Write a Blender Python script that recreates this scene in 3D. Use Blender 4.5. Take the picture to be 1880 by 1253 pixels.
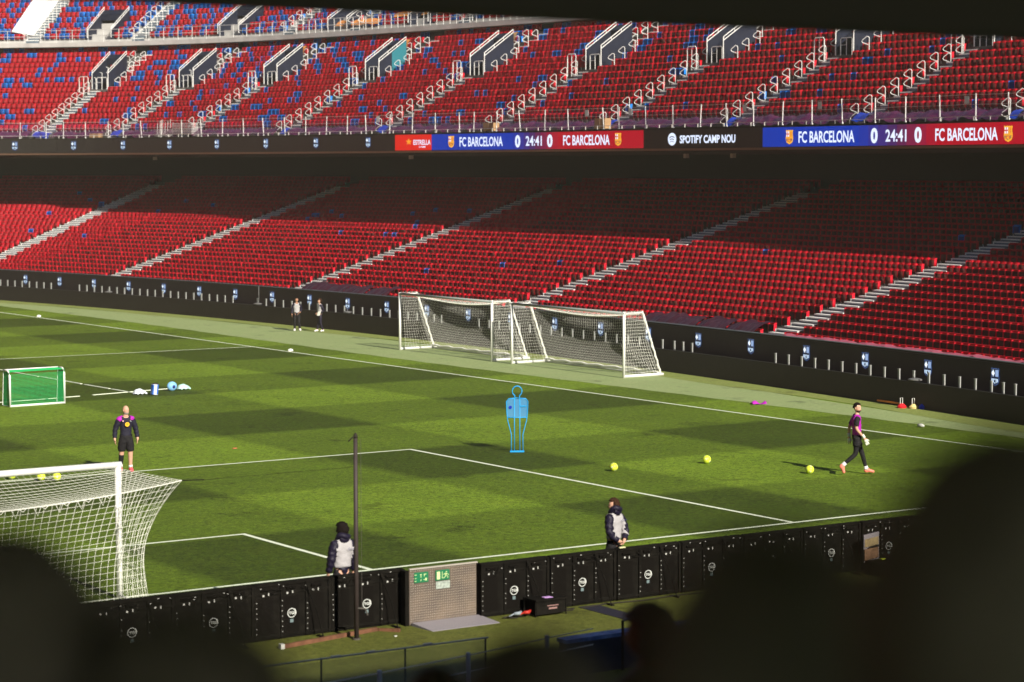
import bpy, bmesh, math, random
import numpy as np
from mathutils import Vector, Matrix
random.seed(7); rng = np.random.RandomState(11)
for o in list(bpy.data.objects): bpy.data.objects.remove(o)
SC = bpy.context.scene; COL = SC.collection
PI = math.pi
# ---------------------------------------------------------------- camera
CAM = (-14.45, -40.12, 8.07); YAW, PITCH, ROLL = -.5920, -.07522, -.00119
_f = Vector((math.cos(PITCH)*-math.sin(YAW), math.cos(PITCH)*math.cos(YAW), math.sin(PITCH)))
_s = Vector((math.cos(YAW), math.sin(YAW), 0)); _u = _s.cross(_f)
_s2 = _s*math.cos(ROLL)+_u*math.sin(ROLL); _u2 = _u*math.cos(ROLL)-_s*math.sin(ROLL)
cam = bpy.data.cameras.new('camera'); co = bpy.data.objects.new('camera', cam); COL.objects.link(co)
M = Matrix((( _s2.x, _u2.x, -_f.x, CAM[0]), (_s2.y, _u2.y, -_f.y, CAM[1]), (_s2.z, _u2.z, -_f.z, CAM[2]), (0, 0, 0, 1)))
co.matrix_world = M
cam.sensor_width = 36; cam.lens = 4330/1880*36; cam.clip_start = .1; cam.clip_end = 2000
cam.dof.use_dof = True; cam.dof.focus_distance = 66; cam.dof.aperture_fstop = 1.5
SC.camera = co
# ---------------------------------------------------------------- light
SUN_EL, SUN_AZ = math.radians(31), math.radians(2.5)      # light travels towards +y, a little towards +x
L = Vector((math.sin(SUN_AZ)*math.cos(SUN_EL), math.cos(SUN_AZ)*math.cos(SUN_EL), -math.sin(SUN_EL)))
w = bpy.data.worlds.new('World'); SC.world = w; w.use_nodes = True
nt = w.node_tree; bg = nt.nodes['Background']; sky = nt.nodes.new('ShaderNodeTexSky')
sky.sky_type = 'NISHITA'; sky.sun_disc = False; sky.sun_elevation = SUN_EL; sky.sun_rotation = PI+SUN_AZ
sky.air_density = .7; sky.dust_density = .4
nt.links.new(sky.outputs[0], bg.inputs[0]); bg.inputs[1].default_value = .05
sl = bpy.data.lights.new('sun', 'SUN'); so = bpy.data.objects.new('sun', sl); COL.objects.link(so)
sl.energy = 5.0; sl.angle = math.radians(.5); sl.color = (1, .93, .8)
so.rotation_euler = L.to_track_quat('-Z', 'Y').to_euler(); so.location = (0, -60, 60)
SC.view_settings.view_transform = 'Standard'; SC.view_settings.look = 'None'
SC.view_settings.exposure = .60; SC.view_settings.gamma = 1
# ---------------------------------------------------------------- helpers
def mat(name, col, rough=.7, var=0, scale=4, bump=0, bscale=40, metal=0, emit=0, spec=.3, alpha=1, col2=None, stretch=None):
    m = bpy.data.materials.new(name); m.use_nodes = True; n = m.node_tree.nodes; l = m.node_tree.links
    b = n['Principled BSDF']; b.inputs['Base Color'].default_value = (*col, 1); b.inputs['Roughness'].default_value = rough
    b.inputs['Metallic'].default_value = metal; b.inputs['Specular IOR Level'].default_value = spec
    b.inputs['Alpha'].default_value = alpha
    if emit:
        b.inputs['Emission Color'].default_value = (*col, 1); b.inputs['Emission Strength'].default_value = emit
        b.inputs['Base Color'].default_value = (.01, .01, .01, 1)
    tc = n.new('ShaderNodeTexCoord'); src = tc.outputs['Object']
    if stretch:
        mp = n.new('ShaderNodeMapping'); mp.inputs['Scale'].default_value = stretch; l.new(src, mp.inputs[0]); src = mp.outputs[0]
    if var or col2:
        no = n.new('ShaderNodeTexNoise'); no.inputs['Scale'].default_value = scale; no.inputs['Detail'].default_value = 6
        l.new(src, no.inputs['Vector'])
        r = n.new('ShaderNodeValToRGB'); r.color_ramp.elements[0].position = .3; r.color_ramp.elements[1].position = .7
        a = tuple(c*(1-var) for c in col); d = col2 or tuple(min(1, c*(1+var)) for c in col)
        r.color_ramp.elements[0].color = (*a, 1); r.color_ramp.elements[1].color = (*d, 1)
        l.new(no.outputs[0], r.inputs[0]); l.new(r.outputs[0], b.inputs['Base Color'])
    if bump:
        n2 = n.new('ShaderNodeTexNoise'); n2.inputs['Scale'].default_value = bscale; n2.inputs['Detail'].default_value = 5
        l.new(src, n2.inputs['Vector']); bp = n.new('ShaderNodeBump'); bp.inputs['Strength'].default_value = bump
        bp.inputs['Distance'].default_value = .05
        l.new(n2.outputs[0], bp.inputs['Height']); l.new(bp.outputs[0], b.inputs['Normal'])
    return m
class MB:
    def __init__(s): s.v = []; s.f = []; s.m = []; s.mi = 0
    def face(s, idx): s.f.append(idx); s.m.append(s.mi)
    def add(s, vs, fs):
        k = len(s.v); s.v += [tuple(p) for p in vs]
        for q in fs: s.f.append([k+i for i in q]); s.m.append(s.mi)
    def box(s, c, size, M=None, R=None):
        x, y, z = (d/2 for d in size); vs = [Vector((a*x, b*y, e*z)) for a in (-1, 1) for b in (-1, 1) for e in (-1, 1)]
        if R: vs = [R @ p for p in vs]
        vs = [p+Vector(c) for p in vs]
        if M: vs = [M(p) for p in vs]
        s.add(vs, [(0, 1, 3, 2), (4, 6, 7, 5), (0, 4, 5, 1), (2, 3, 7, 6), (0, 2, 6, 4), (1, 5, 7, 3)])
    def hexa(s, p): s.add(p, [(0, 1, 3, 2), (4, 6, 7, 5), (0, 4, 5, 1), (2, 3, 7, 6), (0, 2, 6, 4), (1, 5, 7, 3)])
    def tube(s, pts, r, n=6, cap=True, closed=False):
        P = [Vector(p) for p in pts]; k = len(s.v); N = len(P)
        for i, p in enumerate(P):
            if closed: t = P[(i+1) % N]-P[i-1]
            else: t = (P[min(i+1, N-1)]-P[max(i-1, 0)])
            if t.length < 1e-9: t = Vector((0, 0, 1))
            t.normalize(); a = Vector((0, 0, 1)) if abs(t.z) < .9 else Vector((0, 1, 0))
            u = t.cross(a).normalized(); v = t.cross(u); rr = r[i] if isinstance(r, (list, tuple)) else r
            for j in range(n):
                g = 2*PI*j/n+PI/n; s.v.append(tuple(p+u*math.cos(g)*rr+v*math.sin(g)*rr))
        for i in range(N if closed else N-1):
            i2 = (i+1) % N
            for j in range(n): s.face([k+i*n+j, k+i*n+(j+1) % n, k+i2*n+(j+1) % n, k+i2*n+j])
        if cap and not closed: s.face([k+j for j in range(n)][::-1]); s.face([k+(N-1)*n+j for j in range(n)])
    def grid(s, fn, nu, nv, flip=False):
        k = len(s.v)
        for i in range(nu+1):
            for j in range(nv+1): s.v.append(tuple(fn(i/nu, j/nv)))
        for i in range(nu):
            for j in range(nv):
                a = k+i*(nv+1)+j; q = [a, a+1, a+nv+2, a+nv+1]; s.face(q[::-1] if flip else q)
    def ball(s, c, r, nu=12, nv=8, R=None):
        rx, ry, rz = r if isinstance(r, (tuple, list)) else (r, r, r)
        def fn(a, b):
            p = Vector((rx*math.sin(b*PI)*math.cos(a*2*PI), ry*math.sin(b*PI)*math.sin(a*2*PI), -rz*math.cos(b*PI)))
            return (R @ p if R else p)+Vector(c)
        s.grid(fn, nu, nv, True)
    def build(s, name, mats, parent=None, smooth=False, loc=None):
        me = bpy.data.meshes.new(name); me.from_pydata(s.v, [], s.f)
        for m in (mats if isinstance(mats, (list, tuple)) else [mats]): me.materials.append(m)
        if len(set(s.m)) > 1: me.polygons.foreach_set('material_index', s.m)
        if smooth: me.polygons.foreach_set('use_smooth', [True]*len(me.polygons))
        me.update(); o = bpy.data.objects.new(name, me); COL.objects.link(o)
        if parent: o.parent = parent
        if loc: o.location = loc
        return o
def tag(o, label=None, cat=None, group=None, kind=None):
    if label: o['label'] = label
    if cat: o['category'] = cat
    if group: o['group'] = group
    if kind: o['kind'] = kind
    return o
def empty(name, loc=(0, 0, 0), rz=0, **k):
    o = bpy.data.objects.new(name, None); COL.objects.link(o); o.location = loc; o.rotation_euler = (0, 0, rz); o.empty_display_size = .2
    tag(o, **k); return o
def copy_tree(o, parent=None):
    c = o.copy(); COL.objects.link(c)
    if parent: c.parent = parent
    for ch in list(o.children): copy_tree(ch, c)
    return c
def text_geo(t, w, h, bold=.0, sp=1.0):
    cu = bpy.data.curves.new('t', 'FONT'); cu.body = t; cu.size = 1; cu.offset = bold; cu.space_character = sp; cu.resolution_u = 3; cu.fill_mode = 'FRONT'
    o = bpy.data.objects.new('t', cu); COL.objects.link(o); dg = bpy.context.evaluated_depsgraph_get(); dg.update()
    me = bpy.data.meshes.new_from_object(o.evaluated_get(dg)); v = np.array([p.co[:2] for p in me.vertices]); f = [list(p.vertices) for p in me.polygons]
    bpy.data.objects.remove(o); bpy.data.meshes.remove(me)
    mn = v.min(0); mx = v.max(0); v = (v-mn)/(mx-mn)*[w, h]
    return v, f
# ---------------------------------------------------------------- bowl curve (wall base), s = arc length, d = outward offset
cc = [3.14315173e-08, -7.02811058e-06, -2.17127979e-03, 1.10806936e-02, 4.22843455e+01]
_y = np.arange(-10, 93.51, .25); _x = np.polyval(cc, _y-50); pp = list(zip(_x, _y))
th = math.atan(np.polyval(np.polyder(cc), 43.5)); RC = 18.0
_cx = pp[-1][0]-RC*math.cos(-th); _cy = pp[-1][1]-RC*math.sin(-th)
for a in np.arange(-th+.01, -th+1.6, .01): pp.append((_cx+RC*math.cos(a), _cy+RC*math.sin(a)))
pp = np.array(pp); SS = np.concatenate([[0], np.cumsum(np.hypot(*np.diff(pp, axis=0).T))])
def fr(s):
    e = .2; s = min(max(s, e), SS[-1]-e)
    x = np.interp(s, SS, pp[:, 0]); y = np.interp(s, SS, pp[:, 1])
    ax = np.interp(s+e, SS, pp[:, 0])-np.interp(s-e, SS, pp[:, 0]); ay = np.interp(s+e, SS, pp[:, 1])-np.interp(s-e, SS, pp[:, 1]); l = math.hypot(ax, ay)
    return x, y, ax/l, ay/l
def P(s, d, z):
    x, y, tx, ty = fr(s); return Vector((x+ty*d, y-tx*d, z))
def kloc(s): return 1/RC if s > 103.6 else 1/220.
def strip(mb, s0, s1, prof, n=None, closed=False):
    """sweep a (d,z) profile along the curve"""
    n = n or max(1, int((s1-s0)/.8)); k = len(mb.v); m = len(prof)
    for i in range(n+1):
        s = s0+(s1-s0)*i/n
        x, y, tx, ty = fr(s)
        for d, z in prof: mb.v.append((x+ty*d, y-tx*d, z))
    for i in range(n):
        for j in range(m if closed else m-1):
            j2 = (j+1) % m; mb.face([k+i*m+j, k+i*m+j2, k+(i+1)*m+j2, k+(i+1)*m+j])
def sbox(mb, s0, s1, d0, d1, z0, z1, n=1):
    n = max(n, int((s1-s0)/.8)); strip(mb, s0, s1, [(d0, z0), (d0, z1), (d1, z1), (d1, z0)], n, True)
    for s in (s0, s1): mb.add([P(s, d0, z0), P(s, d0, z1), P(s, d1, z1), P(s, d1, z0)], [(0, 1, 2, 3)])
# ---------------------------------------------------------------- materials
m_red = mat('red_plastic', (.60, .009, .026), .6, var=.26, scale=2.6, spec=.15)
m_blue = mat('blue_plastic', (.012, .22, .74), .55, var=.15, scale=.6, spec=.2)
m_white = mat('white_paint', (.78, .78, .76), .4, var=.06, scale=3)
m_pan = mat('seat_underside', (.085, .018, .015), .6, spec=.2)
m_pan2 = mat('sunlit_tint_seat_underside', (.30, .012, .018), .6, spec=.2)  # brighter copy of the seat underside, sunlight put into the colour
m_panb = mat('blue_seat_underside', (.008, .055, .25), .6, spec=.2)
m_brk = mat('bracket_metal', (.62, .60, .55), .45)
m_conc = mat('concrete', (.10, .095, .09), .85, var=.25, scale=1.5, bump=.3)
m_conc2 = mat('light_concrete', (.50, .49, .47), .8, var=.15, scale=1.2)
m_nose = mat('cream_step_edge', (.88, .88, .84), .7, var=.08)
m_riser = mat('blue_grey_step', (.12, .16, .20), .7, var=.2)
m_dark = mat('matt_black', (.032, .028, .022), .8, spec=.15)
m_dark2 = mat('soffit_dark', (.06, .06, .055), .9, spec=.1)
m_tread = mat('mauve_grey_tread', (.15, .13, .15), .85, var=.2, scale=3)
m_navy = mat('navy_cladding', (.010, .014, .030), .6, var=.2, scale=2)
m_teal = mat('teal_cladding', (.02, .16, .20), .6)
m_net = mat('net_cord', (.80, .80, .74), .7)
m_galv = mat('galvanised_steel', (.66, .66, .64), .35, metal=.3)
m_board = mat('led_board_face', (.024, .022, .021), .55, var=.1, spec=.25)
m_purple = mat('purple_film', (.018, .010, .035), .25, scale=2.6, bump=1.0, bscale=3.5, spec=.6, alpha=.86, col2=(.15, .02, .085))
m_maroon = mat('maroon_cover', (.045, .010, .018), .35, var=.3, scale=4, bump=.8, bscale=4, spec=.5)
m_card = mat('cardboard', (.42, .26, .13), .8, var=.1)
m_orange = mat('orange_cover', (.62, .24, .06), .6, var=.2)
m_bsheet = mat('blue_sheet', (.01, .05, .42), .5, var=.3, bump=.5, bscale=6)
def glass(name, col, a):
    m = mat(name, col, .12, alpha=a, spec=.5); return m
m_glass = glass('tinted_glass', (.34, .10, .30), .13)
m_glass2 = glass('clear_glass', (.3, .33, .3), .18)
def emi(name, c, e=1): return mat(name, c, .6, emit=e)
# grass --------------------------------------------------------------
def grass_mat(name, base, mow=True, tex=1.0, tint=(1.0, 1.0, 1.0)):
    m = bpy.data.materials.new(name); m.use_nodes = True; n = m.node_tree.nodes; l = m.node_tree.links; b = n['Principled BSDF']
    b.inputs['Roughness'].default_value = .75; b.inputs['Specular IOR Level'].default_value = .15
    tc = n.new('ShaderNodeTexCoord'); sp = n.new('ShaderNodeSeparateXYZ'); l.new(tc.outputs['Object'], sp.inputs[0])
    def ma(op, a, c=None, e=None):
        q = n.new('ShaderNodeMath'); q.operation = op
        for i, x in enumerate((a, c, e)):
            if x is None: continue
            if isinstance(x, (int, float)): q.inputs[i].default_value = x
            else: l.new(x, q.inputs[i])
        return q.outputs[0]
    def noise(sc, stretch=(1, 1, 1), det=4, rot=0, rough=.6):
        mp = n.new('ShaderNodeMapping'); mp.inputs['Scale'].default_value = stretch; mp.inputs['Rotation'].default_value = (0, 0, rot); l.new(tc.outputs['Object'], mp.inputs[0])
        q = n.new('ShaderNodeTexNoise'); q.inputs['Scale'].default_value = sc; q.inputs['Detail'].default_value = det; q.inputs['Roughness'].default_value = rough
        l.new(mp.outputs[0], q.inputs['Vector']); return q.outputs[0]
    wob = ma('MULTIPLY', ma('SUBTRACT', noise(1.2), .5), .22)
    f = 1.0
    if mow:
        X = ma('ADD', sp.outputs[0], wob); Y = ma('ADD', sp.outputs[1], wob)
        def wave(v, off, per):   # smooth square wave 0..1, light for the first half period
            q = ma('SINE', ma('MULTIPLY', ma('SUBTRACT', v, off), 2*PI/per))
            q = ma('ADD', ma('MULTIPLY', q, 4.0), .5); return ma('MINIMUM', ma('MAXIMUM', q, 0), 1)
        wx = wave(X, 11.6, 11.2); wy1 = wave(Y, 16.5, 12.0); wy2 = wave(Y, 5.3, 11.2)
        sel = ma('GREATER_THAN', Y, 16.5); wy = ma('ADD', ma('MULTIPLY', wy1, sel), ma('MULTIPLY', wy2, ma('SUBTRACT', 1, sel)))
        f = ma('ADD', ma('MULTIPLY', ma('ADD', wx, wy), .325), .34)
    n1 = noise(.35, (1, 1, 1), 3); n2 = noise(4.5, (1, 1.0, 1), 5, .5, .75); n3 = noise(9.0, (1, 1.2, 1), 5, .6, .8); n4 = noise(26, (1, 1, 1), 3, 0, .85)
    t = ma('ADD', ma('MULTIPLY', ma('SUBTRACT', n1, .5), .5*tex), ma('MULTIPLY', ma('SUBTRACT', n2, .5), 2.1*tex))
    t = ma('ADD', t, ma('MULTIPLY', ma('SUBTRACT', n3, .5), 3.0*tex)); t = ma('ADD', t, ma('MULTIPLY', ma('SUBTRACT', n4, .5), 3.4*tex))
    f2 = ma('MAXIMUM', ma('MULTIPLY', f, ma('ADD', t, 1.0)), .08)
    # worn dark scuffs
    sc = noise(.55, (1, 1, 1), 8, 1.1, .72); s2 = n.new('ShaderNodeValToRGB'); s2.color_ramp.elements[0].position = .34; s2.color_ramp.elements[1].position = .42
    s2.color_ramp.elements[0].color = (.58, .56, .60, 1); s2.color_ramp.elements[1].color = (1, 1, 1, 1); l.new(sc, s2.inputs[0])
    mixc = n.new('ShaderNodeMixRGB'); mixc.inputs[1].default_value = (base[0]*1.0, base[1]*1.0, base[2], 1); mixc.inputs[2].default_value = (base[0]*1.38, base[1]*1.10, base[2]*1.4, 1)
    l.new(noise(1.0, (1, 1, 1), 5, 0, .7), mixc.inputs[0])
    v = n.new('ShaderNodeVectorMath'); v.operation = 'SCALE'; l.new(mixc.outputs[0], v.inputs[0]); l.new(f2, v.inputs['Scale'])
    v2 = n.new('ShaderNodeVectorMath'); v2.operation = 'MULTIPLY'; l.new(v.outputs[0], v2.inputs[0]); l.new(s2.outputs[0], v2.inputs[1])
    l.new(v2.outputs[0], b.inputs['Base Color'])
    bp = n.new('ShaderNodeBump'); bp.inputs['Strength'].default_value = .5; bp.inputs['Distance'].default_value = .04; l.new(n3, bp.inputs['Height']); l.new(bp.outputs[0], b.inputs['Normal'])
    return m
m_grass = grass_mat('pitch_turf', (.117, .205, .014))
m_turf = grass_mat('runoff_turf', (.235, .33, .125), mow=False, tex=.28)
m_turf2 = grass_mat('runoff_turf_yellow', (.185, .25, .06), mow=False, tex=.35)
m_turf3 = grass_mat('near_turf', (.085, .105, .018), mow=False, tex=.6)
m_line = mat('pitch_paint', (.72, .78, .62), .8, var=.12, scale=9)
# ---------------------------------------------------------------- ground
g = MB(); g.grid(lambda a, b: (-260+560*a, -160+460*b, 0), 8, 8); tag(g.build('ground', m_grass), 'mown football pitch with light and dark squares of grass', 'grass', kind='structure')
def runoff(name, f0, f1, z, m):
    q = MB(); ys = np.linspace(-10, 93.5, 120)
    pts = []
    for y in ys: pts.append((f0(y), y, z)); pts.append((f1(y), y, z))
    q.add(pts, [(2*i, 2*i+1, 2*i+3, 2*i+2) for i in range(len(ys)-1)]); return q.build(name, m)
wallx = lambda y: float(np.polyval(cc, y-50))
tag(runoff('path', lambda y: 36.2+.25*math.sin(y*.11)+.05*math.sin(y*2.1), lambda y: wallx(y)-1.3 if wallx(y)-1.3 > 36.6 else 36.6, .004, m_turf), kind='structure')
tag(runoff('path', lambda y: max(36.6, wallx(y)-1.3+.2*math.sin(y*.4)), lambda y: wallx(y)+.3, .008, m_turf2), kind='structure')
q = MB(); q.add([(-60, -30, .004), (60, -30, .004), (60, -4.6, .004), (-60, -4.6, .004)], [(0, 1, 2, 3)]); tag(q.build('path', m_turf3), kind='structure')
mk = MB()
def line(x0, y0, x1, y1, w=.12):
    a = Vector((x0, y0, 0)); b = Vector((x1, y1, 0)); t = (b-a).normalized(); nn = Vector((-t.y, t.x, 0))*w/2; z = Vector((0, 0, .006))
    mk.add([a+nn+z, a-nn+z, b-nn+z, b+nn+z], [(0, 1, 2, 3)])
line(-34, 0, 34.06, 0); line(34, .06, 34, 105); line(-34, .06, -34, 105); line(-33.94, 52.5, 33.94, 52.5); line(-34, 105, 34, 105)
for sx in (-1, 1):
    line(sx*20.16, .06, sx*20.16, 16.56); line(sx*9.16, .06, sx*9.16, 5.56)
line(-20.10, 16.5, 20.10, 16.5); line(-9.10, 5.5, 9.10, 5.5)
def arc(cx, cy, r, a0, a1, n=48):
    for i in range(n):
        t0 = a0+(a1-a0)*i/n; t1 = a0+(a1-a0)*(i+1)/n; z = .006
        mk.add([(cx+(r-.06)*math.cos(t0), cy+(r-.06)*math.sin(t0), z), (cx+(r+.06)*math.cos(t0), cy+(r+.06)*math.sin(t0), z), (cx+(r+.06)*math.cos(t1), cy+(r+.06)*math.sin(t1), z), (cx+(r-.06)*math.cos(t1), cy+(r-.06)*math.sin(t1), z)], [(0, 1, 2, 3)])
arc(0, 52.5, 9.15, 0, 2*PI); arc(0, 11, 9.15, math.asin(5.62/9.15), PI-math.asin(5.62/9.15))
tag(mk.build('pitch_lines', m_line), kind='structure')
# ---------------------------------------------------------------- seats
PITCHS = .385
def seat_boxes():
    """list of (c,size,mat) in local t (along), n (outward), z ; mat 0 colour 1 bracket"""
    return [((0, .035, .34), (.37, .03, .30), 0), ((-.178, -.02, .33), (.018, .12, .31), 0), ((.178, -.02, .33), (.018, .12, .31), 0),
            ((0, .02, .495), (.383, .07, .035), 0), ((0, -.05, .29), (.29, .035, .31), 2), ((0, -.075, .445), (.29, .03, .018), 0),
            ((.192, -.03, .09), (.026, .05, .15), 1), ((.192, -.05, .18), (.034, .03, .04), 1)]
_sv = []; _sf = []; _sm = []
for c, z, mi in seat_boxes():
    x, y, h = (d/2 for d in z); k = len(_sv)
    for a in (-1, 1):
        for b in (-1, 1):
            for e in (-1, 1): _sv.append((c[0]+a*x*(.93 if (e > 0 and mi == 0 and z[2] > .25) else 1), c[1]+b*y+(.05*(c[2]+e*h-.2) if mi != 1 else 0), c[2]+e*h))
    for q in [(0, 1, 3, 2), (4, 6, 7, 5), (0, 4, 5, 1), (2, 3, 7, 6), (0, 2, 6, 4), (1, 5, 7, 3)]: _sf.append([k+i for i in q]); _sm.append(mi)
_sv = np.array(_sv); _sf = np.array(_sf); _sm = np.array(_sm); _sm8 = np.repeat(np.array([b[2] == 2 for b in seat_boxes()]), 8)
def seat_mesh_one(name, m):
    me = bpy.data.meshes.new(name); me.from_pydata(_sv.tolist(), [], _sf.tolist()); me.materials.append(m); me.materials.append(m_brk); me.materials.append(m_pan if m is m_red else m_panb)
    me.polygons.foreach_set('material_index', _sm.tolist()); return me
def seat_field(name, places, m):
    """places: list of (s,d,z)"""
    V = []; 
    for s, d, z in places:
        x, y, tx, ty = fr(s); ox, oy = x+ty*d, y-tx*d; nx, ny = ty, -tx
        ja, jl = rng.randn()*.022, rng.randn()*.035; lx = _sv[:, 0]*1.0+_sv[:, 1]*ja; ly = _sv[:, 1]-_sv[:, 0]*ja+(_sv[:, 2]-.2)*jl
        if rng.rand() < .012: q_ = _sm8; ly = np.where(q_, ly-.10*(_sv[:, 2]-.15)/.3, ly)
        V.append(np.stack([ox+lx*tx+ly*nx, oy+lx*ty+ly*ny, z+_sv[:, 2]], 1))
    V = np.concatenate(V); nv = len(_sv); nf = len(_sf); N = len(places)
    F = (np.arange(N)[:, None, None]*nv+_sf[None]).reshape(-1)
    me = bpy.data.meshes.new(name); me.vertices.add(len(V)); me.vertices.foreach_set('co', V.reshape(-1)); me.loops.add(len(F)); me.loops.foreach_set('vertex_index', F)
    me.polygons.add(N*nf); me.polygons.foreach_set('loop_start', np.arange(N*nf)*4); me.polygons.foreach_set('loop_total', np.full(N*nf, 4))
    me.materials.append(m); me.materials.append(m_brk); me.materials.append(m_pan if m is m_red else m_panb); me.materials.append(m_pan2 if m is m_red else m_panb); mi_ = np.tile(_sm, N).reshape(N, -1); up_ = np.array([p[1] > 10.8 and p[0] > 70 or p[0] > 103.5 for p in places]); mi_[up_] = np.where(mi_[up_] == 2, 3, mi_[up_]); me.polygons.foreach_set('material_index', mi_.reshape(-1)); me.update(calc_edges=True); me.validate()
    o = bpy.data.objects.new(name, me); COL.objects.link(o); return o
def project(p):
    q = M.inverted() @ Vector(p); return (940+4330*q.x/-q.z, 626.5-4330*q.y/-q.z, -q.z)
# tier definitions -------------------------------------------------
LOW = dict(d0=.95, z0=1.42, dd=.69, dz=.207, n=27, s0=12, s1=114)
MID = dict(d0=11.25, z0=9.72, dd=.71, dz=.372, n=17, s0=18, s1=118)
UPP = dict(d0=23.9, z0=16.75, dd=.71, dz=.42, n=12, s0=66, s1=120)
low_aisles = [18.6, 37.45, 56.4, 75.6, 93.7, 107.6]
VOM = [36.2, 45.4, 54.3, 63.4, 72.7, 82.2, 91.3, 100.5, 106.4, 110.2]          # left (far) wall of each vomitory
mid_aisles = [v-.28 for v in VOM]+[27.0, 115.0]
UV = [75.0, 84.5, 94.5, 101.6, 107.5, 112.2]
upp_aisles = [80.3, 89.6, 99.0, 104.6, 110.4, 114.0]
def width_s(w, s, d): return w/(1+d*kloc(s))
def seats_for(T, aisles, aw, holes, skip_first=0, aw2=None):
    out = []
    for k in range(skip_first, T['n']):
        d = T['d0']+T['dd']*(k+.62); z = T['z0']+T['dz']*k; s = T['s0']+.2*(k % 2)
        while s < T['s1']:
            st = PITCHS/(1+d*kloc(s)); s += st; ok = True
            for a in aisles:
                if abs(s-a) < width_s(aw/2+.17, a, d): ok = False; break
            if ok:
                for h in holes:
                    if h[0] < s < h[1] and h[2] < d < h[3]: ok = False; break
            if ok: out.append((s, d, z, k))
    return out
vom_holes = [(v-width_s(1.62, v, 18), v+width_s(.12, v, 18), 17.0, 19.95) for v in VOM]+[(v-.4, v+.4, 11, 12.0) for v in VOM]
low_seats = [(a, b, c-.06, k) for a, b, c, k in seats_for(LOW, low_aisles, 1.38, [])]
mid_seats = seats_for(MID, mid_aisles, .85, vom_holes, 1)
uv_holes = [(v-width_s(1.9, v, 25), v+width_s(.2, v, 25), 23, 26.6) for v in UV]
upp_seats = seats_for(UPP, upp_aisles, .9, uv_holes)
BL = [(14, 109.8), (9, 109.0), (8, 105.0), (15, 104.3), (14, 89.5), (15, 89.8), (15, 89.1), (11, 83.4), (15, 87.2), (16, 88.8), (11, 79.6), (11, 78.9), (13, 78.9), (14, 79.6), (4, 69.2), (6, 64.5), (7, 60.9), (11, 49.2), (15, 39.9), (16, 81.5), (17, 80.3), (17, 77.4), (17, 100.6), (18, 104.1), (17, 107.9), (18, 109), (20, 110.1), (17, 38.3)]
blue_low = set()
for k, s in BL:
    c = [(abs(p[0]-s), i) for i, p in enumerate(low_seats) if p[3] == k+1]
    if c and min(c)[0] < .6: blue_low.add(min(c)[1])
def clumps(seats, dens):
    """runs of blue seats"""
    res = set(); i = 0
    while i < len(seats):
        s, d, z, k = seats[i]; p = dens(s, k)
        if rng.rand() < p:
            run = 1+(rng.rand() < .22)+(rng.rand() < .12)+(rng.rand() < .06)*2
            for j in range(run):
                if i+j < len(seats): res.add(i+j)
            i += run
        i += 1
    return res
blue_mid = clumps(mid_seats, lambda s, k: (.040+.100*max(0, (s-50)/65)**1.1)*(1.6 if k > 9 else .85)+(.10 if (s > 95 and s < 107 and k > 9) else 0))
blue_upp = clumps(upp_seats, lambda s, k: .52 if s > 92 else .38)
reds = [p for i, p in enumerate(low_seats) if i not in blue_low]+[p for i, p in enumerate(mid_seats) if i not in blue_mid]+[p for i, p in enumerate(upp_seats) if i not in blue_upp]
blues = [low_seats[i] for i in blue_low]+[mid_seats[i] for i in blue_mid]+[upp_seats[i] for i in blue_upp]
def visible(p):
    u, v, dz = project(P(p[0], p[1], p[2]+.4)); return -5 < u < 1885 and 20 < v < 1260
def individual(places, nmax, key, name, m, lab, grp):
    vis = sorted([p for p in places if visible(p)], key=key)[:nmax]; me = seat_mesh_one(name, m)
    for p in vis:
        o = bpy.data.objects.new(name, me); COL.objects.link(o); x, y, tx, ty = fr(p[0]); o.location = P(*p[:3]); o.rotation_euler = (0, 0, math.atan2(ty, tx)+0)
        # local t -> curve tangent, local n -> outward normal (ty,-tx): mirror handled by negative y
        o.scale = (1, -1, 1)
        tag(o, lab(p), 'chair', grp)
    return set(id(p) for p in vis)
camd = lambda p: (P(*p[:3])-Vector(CAM)).length
cut = individual(reds, 300, lambda p: camd(p) if p[3] < 13 and p[1] < 9 else 1e3+camd(p), 'red_folding_chair', m_red,
    lambda p: 'folded red plastic seat in the front rows of the lower stand, at right', 'red folding seats in the front rows at the right of the lower stand')
rest_red = [p for p in reds if id(p) not in cut]
def bl_lab(p):
    if p[1] < 10.8: return 'single blue plastic seat standing out among the red seats of the lower stand'
    if p[1] < 23: return 'blue plastic seat among the red seats of the sunlit middle stand'
    return 'blue plastic seat among the mixed seats of the upper stand'
bvis = []
me_b = seat_mesh_one('blue_seat', m_blue)
order = sorted([p for p in blues if visible(p)], key=lambda p: camd(p) if p[1] < 23 else 1e3+camd(p))[:300]
for p in order:
    o = bpy.data.objects.new('blue_folding_chair', me_b); COL.objects.link(o); x, y, tx, ty = fr(p[0]); o.location = P(*p[:3]); o.rotation_euler = (0, 0, math.atan2(ty, tx)); o.scale = (1, -1, 1)
    tag(o, bl_lab(p), 'chair', 'single blue seats of the lower stand' if p[1] < 10.8 else ('blue seats of the middle stand' if p[1] < 23 else 'blue seats of the upper stand'))
ids = set(id(p) for p in order)
rest_blue = [p for p in blues if id(p) not in ids]
# split the remaining masses by stand so that each is one easily named mass
tag(seat_field('red_folding_chairs', [p[:3] for p in rest_red], m_red), 'thousands of folded red plastic seats filling all three tiers of the stand', 'seats', kind='stuff')
if rest_blue: tag(seat_field('blue_folding_chairs', [p[:3] for p in rest_blue], m_blue), 'mass of blue seats mixed between the red ones, mostly in the upper stand', 'seats', kind='stuff')
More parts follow.
